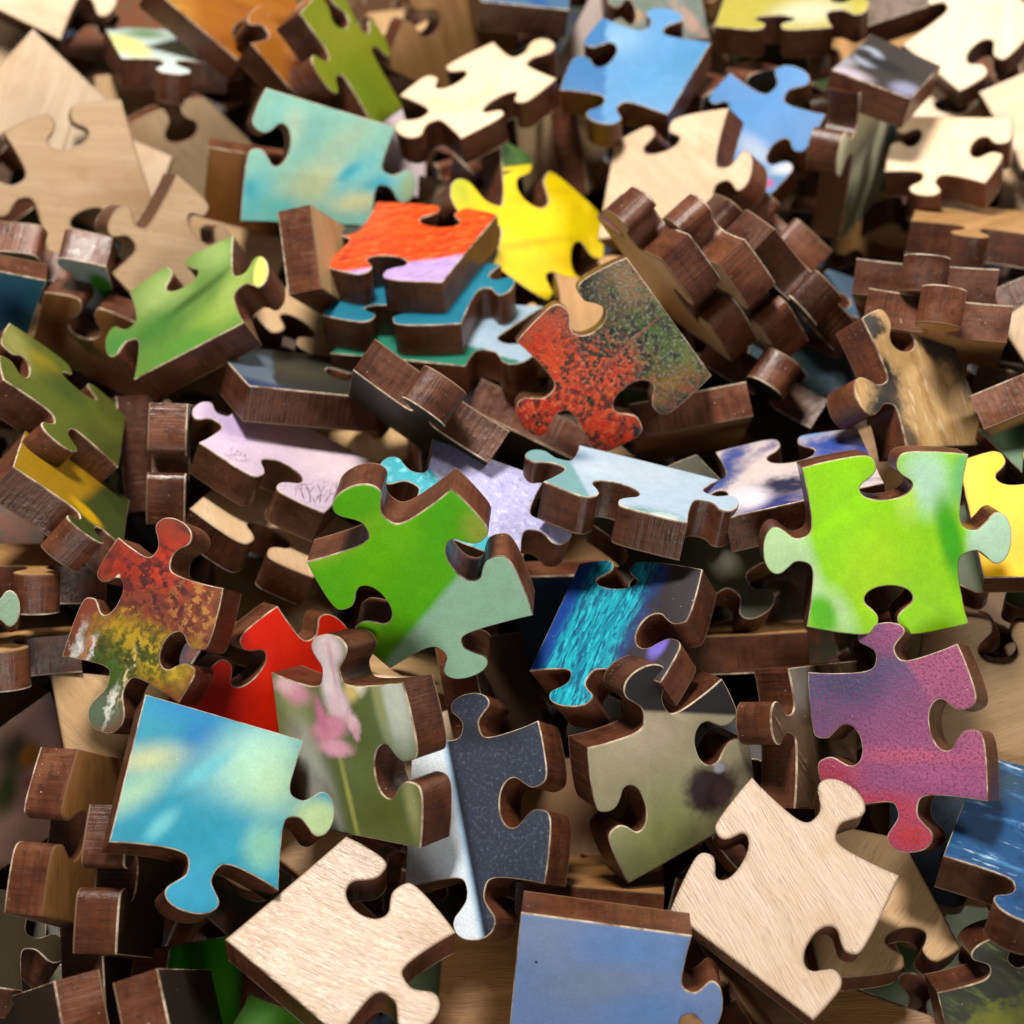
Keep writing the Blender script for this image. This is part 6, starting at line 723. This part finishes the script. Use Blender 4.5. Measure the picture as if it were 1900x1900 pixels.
    ('olive piece in shadow between the caramel brown piece and the brown edge of a piece', [-64.15, -36.32, 14.85], [-0.27336, 0.14249, 0.06871, 0.94882], [-10.32, 9.7, 10.32, 9.7, 10.32, -9.7, -10.32, -9.7], [(0.456, -5.32), (0.525, 4.7), (0.511, 5.2), (0.537, 5.18)], (0.0407, 0.0381, 0.0227), ([('NS', 5.0, 0.45, 0.65, None, (0.0191, 0.0227, 0.0407))], 0.42, 0), 1168, 0.8),
    ('olive piece in shadow between the pale front wooden corner piece and the small brown knob', [-39.55, -34.34, 17.2], [-0.42417, -0.01646, -0.01345, 0.90533], [-9.49, 10.33, 9.49, 10.33, 9.49, -10.33, -9.49, -10.33], [(0.492, 4.87), 0, (0.536, -5.39), (0.458, -4.85)], (0.0407, 0.0381, 0.0227), ([('NS', 5.0, 0.45, 0.65, None, (0.1403, 0.0461, 0.0227))], 0.42, 0), 1170, 1.6),
    ('shaded rust brown piece tucked under the pale front wooden corner piece', [-27.22, -29.17, 6.11], [0.65009, -0.01828, -0.00827, -0.75959], [-10.21, 9.94, 10.21, 9.94, 10.21, -9.94, -10.21, -9.94], [(0.477, 4.95), (0.443, 4.91), (0.5, -5.15), (0.532, -4.61)], (0.1403, 0.0461, 0.0227), ([('NS', 14.0, 0.45, 0.65, None, (0.0407, 0.0381, 0.0227))], 0.42, 0), 1171, 0.8),
    ('brown piece in shadow between the navy speckled piece and the brown edge of a piece', [-11.5, -39.31, 30.34], [0.69192, -0.35647, 0.48332, 0.40072], [-10.03, 10.58, 10.03, 10.58, 10.03, -10.58, -10.03, -10.58], [(0.546, -4.79), (0.555, -4.8), (0.539, 5.3), (0.502, -4.67)], (0.092, 0.0551, 0.0287), ([('NS', 5.0, 0.45, 0.65, None, (0.0309, 0.0551, 0.0159))], 0.42, 0), 1172, 0.0),
    ('olive piece in shadow between the navy speckled piece and the pale front wooden corner piece', [-3.81, -36.21, 12.32], [0.24012, 0.03694, 0.21554, 0.94579], [-9.81, 9.74, 9.81, 9.74, 9.81, -9.74, -9.81, -9.74], [(0.552, 5.08), (0.465, -5.18), (0.452, 4.92), (0.514, 4.94)], (0.0407, 0.0381, 0.0227), ([('NS', 5.0, 0.45, 0.65, None, (0.0309, 0.0551, 0.0159))], 0.42, 0), 1173, 0.0),
    ('brown piece in shadow between the long tan wooden piece and the deep blue piece', [57.62, -32.95, 15.55], [0.99678, 0.01465, -0.07403, 0.02703], [-10.21, 9.3, 10.21, 9.3, 10.21, -9.3, -10.21, -9.3], [(0.525, -5.39), (0.491, 4.89), (0.463, 4.79), (0.531, 5.04)], (0.092, 0.0551, 0.0287), ([('NS', 9.0, 0.45, 0.65, None, (0.1403, 0.0461, 0.0227))], 0.42, 0), 1177, 2.4),
    ('slate blue piece in shadow between the deep blue piece and the long tan wooden piece', [61.86, -36.42, 33.52], [0.74592, -0.02925, -0.11055, 0.65614], [-9.66, 10.25, 9.66, 10.25, 9.66, -10.25, -9.66, -10.25], [0, 0, (0.542, -4.69), (0.453, -4.85)], (0.0551, 0.092, 0.1403), ([('NS', 5.0, 0.45, 0.65, None, (0.0191, 0.0227, 0.0407))], 0.42, 0), 1178, 1.6),
    ('rust brown piece in shadow between the small brown knob and the dark green print piece', [-60.16, -44.11, 4.72], [0.8624, -0.03911, -0.10293, 0.4941], [-9.31, 9.47, 9.31, 9.47, 9.31, -9.47, -9.31, -9.47], [(0.55, 5.15), (0.542, -5.36), (0.52, -4.63), (0.555, -4.88)], (0.1403, 0.0461, 0.0227), ([('NS', 5.0, 0.45, 0.65, None, (0.0551, 0.092, 0.1403))], 0.42, 0), 1184, 1.6),
    ('rust brown piece in shadow between the dark green print piece and the plain green corner', [-32.62, -47.32, 11.46], [-0.49355, 0.00333, -0.00964, 0.86966], [-10.01, 10.75, 10.01, 10.75, 10.01, -10.75, -10.01, -10.75], [(0.483, 5.03), (0.54, 5.2), (0.48, -5.21), (0.533, -5.04)], (0.1403, 0.0461, 0.0227), ([('NS', 9.0, 0.45, 0.65, None, (0.1403, 0.0461, 0.0227))], 0.42, 0), 1186, 1.6),
    ('shaded wooden piece tucked under the large silvery wooden piece', [24.94, -43.62, 8.9], [0.51702, 0.57897, 0.21821, 0.5915], [-9.94, 10.65, 9.94, 10.65, 9.94, -10.65, -9.94, -10.65], [(0.498, -5.27), (0.537, -5.16), (0.56, -5.08), (0.46, 4.95)], 'amber', 0, 1191, 0.0),
    ('shaded dark green piece tucked under the long tan wooden piece', [59.48, -46.21, 5.73], [0.61549, -0.12758, 0.02144, -0.77746], [-9.59, 9.83, 9.59, 9.83, 9.59, -9.83, -9.59, -9.83], [(0.5, -4.97), (0.559, -4.8), (0.485, -4.78), (0.49, -4.66)], (0.0309, 0.0551, 0.0159), ([('NS', 9.0, 0.45, 0.65, None, (0.0309, 0.0551, 0.0159))], 0.42, 0), 1193, 2.4),
    ('shaded brown piece tucked under the brown edge of a piece', [-69.11, -62.98, 17.58], [-0.11309, 0.09827, -0.05054, 0.98742], [-9.44, 10.55, 9.44, 10.55, 9.44, -10.55, -9.44, -10.55], [(0.527, -4.96), (0.464, 4.81), (0.547, -5.28), (0.544, -5.29)], (0.092, 0.0551, 0.0287), ([('NS', 14.0, 0.45, 0.65, None, (0.0309, 0.0551, 0.0159))], 0.42, 0), 1197, 0.0),
    ('shaded slate blue piece tucked under the pale front wooden corner piece', [-22.01, -59.69, 4.78], [0.13177, 0.03298, 0.01494, 0.99062], [-9.22, 9.54, 9.22, 9.54, 9.22, -9.54, -9.22, -9.54], [(0.503, 4.9), (0.53, -4.88), (0.448, -5.2), (0.506, 5.31)], (0.0551, 0.092, 0.1403), ([('NS', 14.0, 0.45, 0.65, None, (0.0407, 0.0381, 0.0227))], 0.42, 0), 1201, 2.4),
    ('wooden piece deep in the gap beside the grey blue flat edged piece', [14.64, -61.89, 16.83], [0.59155, 0.13416, 0.13951, -0.78269], [-9.41, 10.34, 9.41, 10.34, 9.41, -10.34, -9.41, -10.34], [(0.547, 5.34), (0.483, 5.19), (0.45, -4.96), 0], 'amber', 0, 1204, 2.4),
    ('shaded wooden piece tucked under the grey blue flat edged piece', [29.68, -60.52, 18.54], [0.81701, -0.27361, 0.50178, 0.07646], [-10.2, 9.73, 10.2, 9.73, 10.2, -9.73, -10.2, -9.73], [(0.553, 5.14), 0, (0.526, -5.37), (0.516, -4.69)], 'amber', 0, 1206, 0.0),
    ('shaded slate blue piece tucked under the bright bare wooden piece', [-98.57, 144.98, 7.26], [-0.30869, -0.03828, 0.06561, 0.94812], [-9.63, 9.3, 9.63, 9.3, 9.63, -9.3, -9.63, -9.3], [(0.491, 5.16), (0.49, 4.77), (0.518, 4.78), (0.554, 4.78)], (0.0551, 0.092, 0.1403), ([('NS', 9.0, 0.45, 0.65, None, (0.0191, 0.0227, 0.0407))], 0.42, 0), 1241, 1.6),
    ('shaded rust brown piece tucked under the bright bare wooden piece', [-84.32, 150.15, 18.64], [0.72858, 0.21222, 0.16872, 0.62903], [-10.3, 9.34, 10.3, 9.34, 10.3, -9.34, -10.3, -9.34], [(0.455, 4.8), (0.454, -4.82), (0.441, 4.86), (0.488, 5.0)], (0.1403, 0.0461, 0.0227), ([('NS', 9.0, 0.45, 0.65, None, (0.092, 0.0551, 0.0287))], 0.42, 0), 1242, 0.0),
    ('brown piece in shadow between the orange piece and the orange brown piece', [-47.09, 117.06, 35.45], [0.72149, -0.10974, -0.12436, 0.67227], [-9.32, 9.93, 9.32, 9.93, 9.32, -9.93, -9.32, -9.93], [(0.489, 4.9), (0.5, -5.07), (0.463, 4.9), (0.463, -4.89)], (0.092, 0.0551, 0.0287), ([('NS', 14.0, 0.45, 0.65, None, (0.0309, 0.0551, 0.0159))], 0.42, 0), 1243, 2.4),
    ('brown piece in shadow between the amber toned bare wood piece and the olive green piece', [-23.4, 153.08, 18.14], [0.84611, 0.14152, -0.32587, -0.39735], [-10.63, 10.7, 10.63, 10.7, 10.63, -10.7, -10.63, -10.7], [(0.552, -4.81), (0.463, -4.92), (0.516, -4.93), (0.499, -5.21)], (0.092, 0.0551, 0.0287), ([('NS', 14.0, 0.45, 0.65, None, (0.1403, 0.0461, 0.0227))], 0.42, 0), 1244, 1.6),
    ('brown piece in shadow between the pale yellow green piece and the two-tone sky blue piece', [38.03, 129.6, 23.63], [0.76378, -0.50541, 0.33594, -0.21987], [-10.65, 9.94, 10.65, 9.94, 10.65, -9.94, -10.65, -9.94], [0, (0.496, 5.16), (0.513, -4.94), (0.492, 4.98)], (0.092, 0.0551, 0.0287), ([('NS', 9.0, 0.45, 0.65, None, (0.0227, 0.0191, 0.0174))], 0.42, 0), 1247, 2.4),
    ('olive piece in shadow between the pale wooden piece and the bright bare wooden piece', [-99.3, 126.08, 16.37], [-0.22953, 0.36736, -0.54637, 0.71683], [-9.49, 10.21, 9.49, 10.21, 9.49, -10.21, -9.49, -10.21], [(0.526, -5.16), (0.469, -5.35), (0.559, 5.05), (0.498, -5.01)], (0.0407, 0.0381, 0.0227), ([('NS', 9.0, 0.45, 0.65, None, (0.0407, 0.0381, 0.0227))], 0.42, 0), 1253, 0.8),
    ('shaded brown piece tucked under the tan wood beside the daisy piece', [-58.92, 124.47, 7.14], [0.76965, 0.06592, -0.00405, -0.63504], [-10.72, 10.26, 10.72, 10.26, 10.72, -10.26, -10.72, -10.26], [(0.462, -5.38), (0.535, -5.22), (0.488, -4.82), (0.475, 5.39)], (0.092, 0.0551, 0.0287), ([('NS', 14.0, 0.45, 0.65, None, (0.0551, 0.092, 0.1403))], 0.42, 0), 1255, 0.8),
    ('navy piece sunk between upright piece with curled rim and upright olive faced block', [-58.43, 56.69, 19.83], [0.90957, -0.07966, 0.21606, 0.34592], [-10.09, 10.02, 10.09, 10.02, 10.09, -10.02, -10.09, -10.02], [(0.457, -4.67), (0.468, -4.62), (0.488, -5.38), (0.527, -4.81)], (0.0191, 0.0227, 0.0407), ([('NS', 5.0, 0.45, 0.65, None, (0.0191, 0.0227, 0.0407))], 0.42, 0), 1281, 2.4),
    ('shaded dark green piece tucked under the speckled red and green autumn leaf piece', [33.72, 80.42, 8.39], [0.48278, 0.12469, 0.65242, -0.57072], [-10.09, 10.77, 10.09, 10.77, 10.09, -10.77, -10.09, -10.77], [0, (0.498, -4.75), (0.496, 5.27), (0.479, 4.81)], (0.0309, 0.0551, 0.0159), ([('NS', 5.0, 0.45, 0.65, None, (0.0227, 0.0191, 0.0174))], 0.42, 0), 1286, 2.4),
    ('rust brown piece in shadow between the tan fur print piece and the brown knob', [59.31, 28.84, 22.9], [0.62767, -0.04243, -0.09432, 0.77158], [-9.59, 10.14, 9.59, 10.14, 9.59, -10.14, -9.59, -10.14], [(0.463, 5.2), (0.496, 5.19), (0.443, -5.19), (0.477, -5.14)], (0.1403, 0.0461, 0.0227), ([('NS', 14.0, 0.45, 0.65, None, (0.092, 0.0551, 0.0287))], 0.42, 0), 1301, 2.4),
    ('shaded brown piece tucked under the lavender speckled piece', [-9.88, 29.22, 10.53], [0.73094, -0.07258, 0.05006, -0.67672], [-9.65, 10.68, 9.65, 10.68, 9.65, -10.68, -9.65, -10.68], [(0.544, -5.14), (0.477, 4.73), (0.457, 5.07), (0.486, 4.95)], (0.092, 0.0551, 0.0287), ([('NS', 14.0, 0.45, 0.65, None, (0.092, 0.0551, 0.0287))], 0.42, 0), 1309, 0.0),
    ('rust brown piece in shadow between the large silvery wooden piece and the olive grey piece', [35.24, -25.83, 25.84], [0.83766, 0.07631, 0.09753, -0.53196], [-9.82, 9.5, 9.82, 9.5, 9.82, -9.5, -9.82, -9.5], [(0.444, -5.36), 0, (0.446, -4.67), (0.457, -5.18)], (0.1403, 0.0461, 0.0227), ([('NS', 5.0, 0.45, 0.65, None, (0.0227, 0.0191, 0.0174))], 0.42, 0), 1338, 0.0),
    ('shaded wooden piece tucked under the brown fur print piece', [51.09, -8.82, 19.13], [0.73069, 0.65651, 0.13335, 0.13155], [-9.64, 9.22, 9.64, 9.22, 9.64, -9.22, -9.64, -9.22], [(0.503, 5.17), (0.44, -4.89), (0.473, 4.98), (0.463, -5.32)], 'amber', 0, 1339, 1.6),
    ('wooden piece in shadow between the pale turquoise and cream piece and the orange brown piece', [-36.43, 108.7, 28.68], [-0.1871, 0.13816, 0.19014, 0.95381], [-10.08, 9.25, 10.08, 9.25, 10.08, -9.25, -10.08, -9.25], [(0.523, -5.26), (0.465, 5.32), (0.501, -4.98), (0.518, -4.98)], 'amber', 0, 1397, 2.4),
    ('wooden piece in shadow between the pale yellow green piece and the greyish brown piece', [73.01, 124.23, 28.45], [0.75104, -0.00767, 0.01902, -0.65994], [-9.36, 10.73, 9.36, 10.73, 9.36, -10.73, -9.36, -10.73], [0, (0.536, -5.09), (0.52, 4.97), (0.48, 4.68)], 'amber', 0, 1401, 0.0),
    ('shaded slate blue piece tucked under the brightly lit wooden piece', [29.7, 99.9, 21.87], [0.26455, 0.09865, -0.00296, 0.95931], [-10.47, 9.6, 10.47, 9.6, 10.47, -9.6, -10.47, -9.6], [(0.53, -5.38), 0, (0.535, 4.9), (0.461, -4.85)], (0.0551, 0.092, 0.1403), ([('NS', 5.0, 0.45, 0.65, None, (0.0191, 0.0227, 0.0407))], 0.42, 0), 1410, 2.4),
    ('wooden piece in shadow between the lavender speckled piece and the bright green piece', [-10.1, 16.13, 24.28], [0.99686, -0.04304, 0.06646, 0.00093], [-10.35, 10.32, 10.35, 10.32, 10.35, -10.32, -10.35, -10.32], [(0.445, -5.0), (0.524, -5.39), 0, (0.488, 4.76)], 'tan', 0, 1442, 0.0),
]
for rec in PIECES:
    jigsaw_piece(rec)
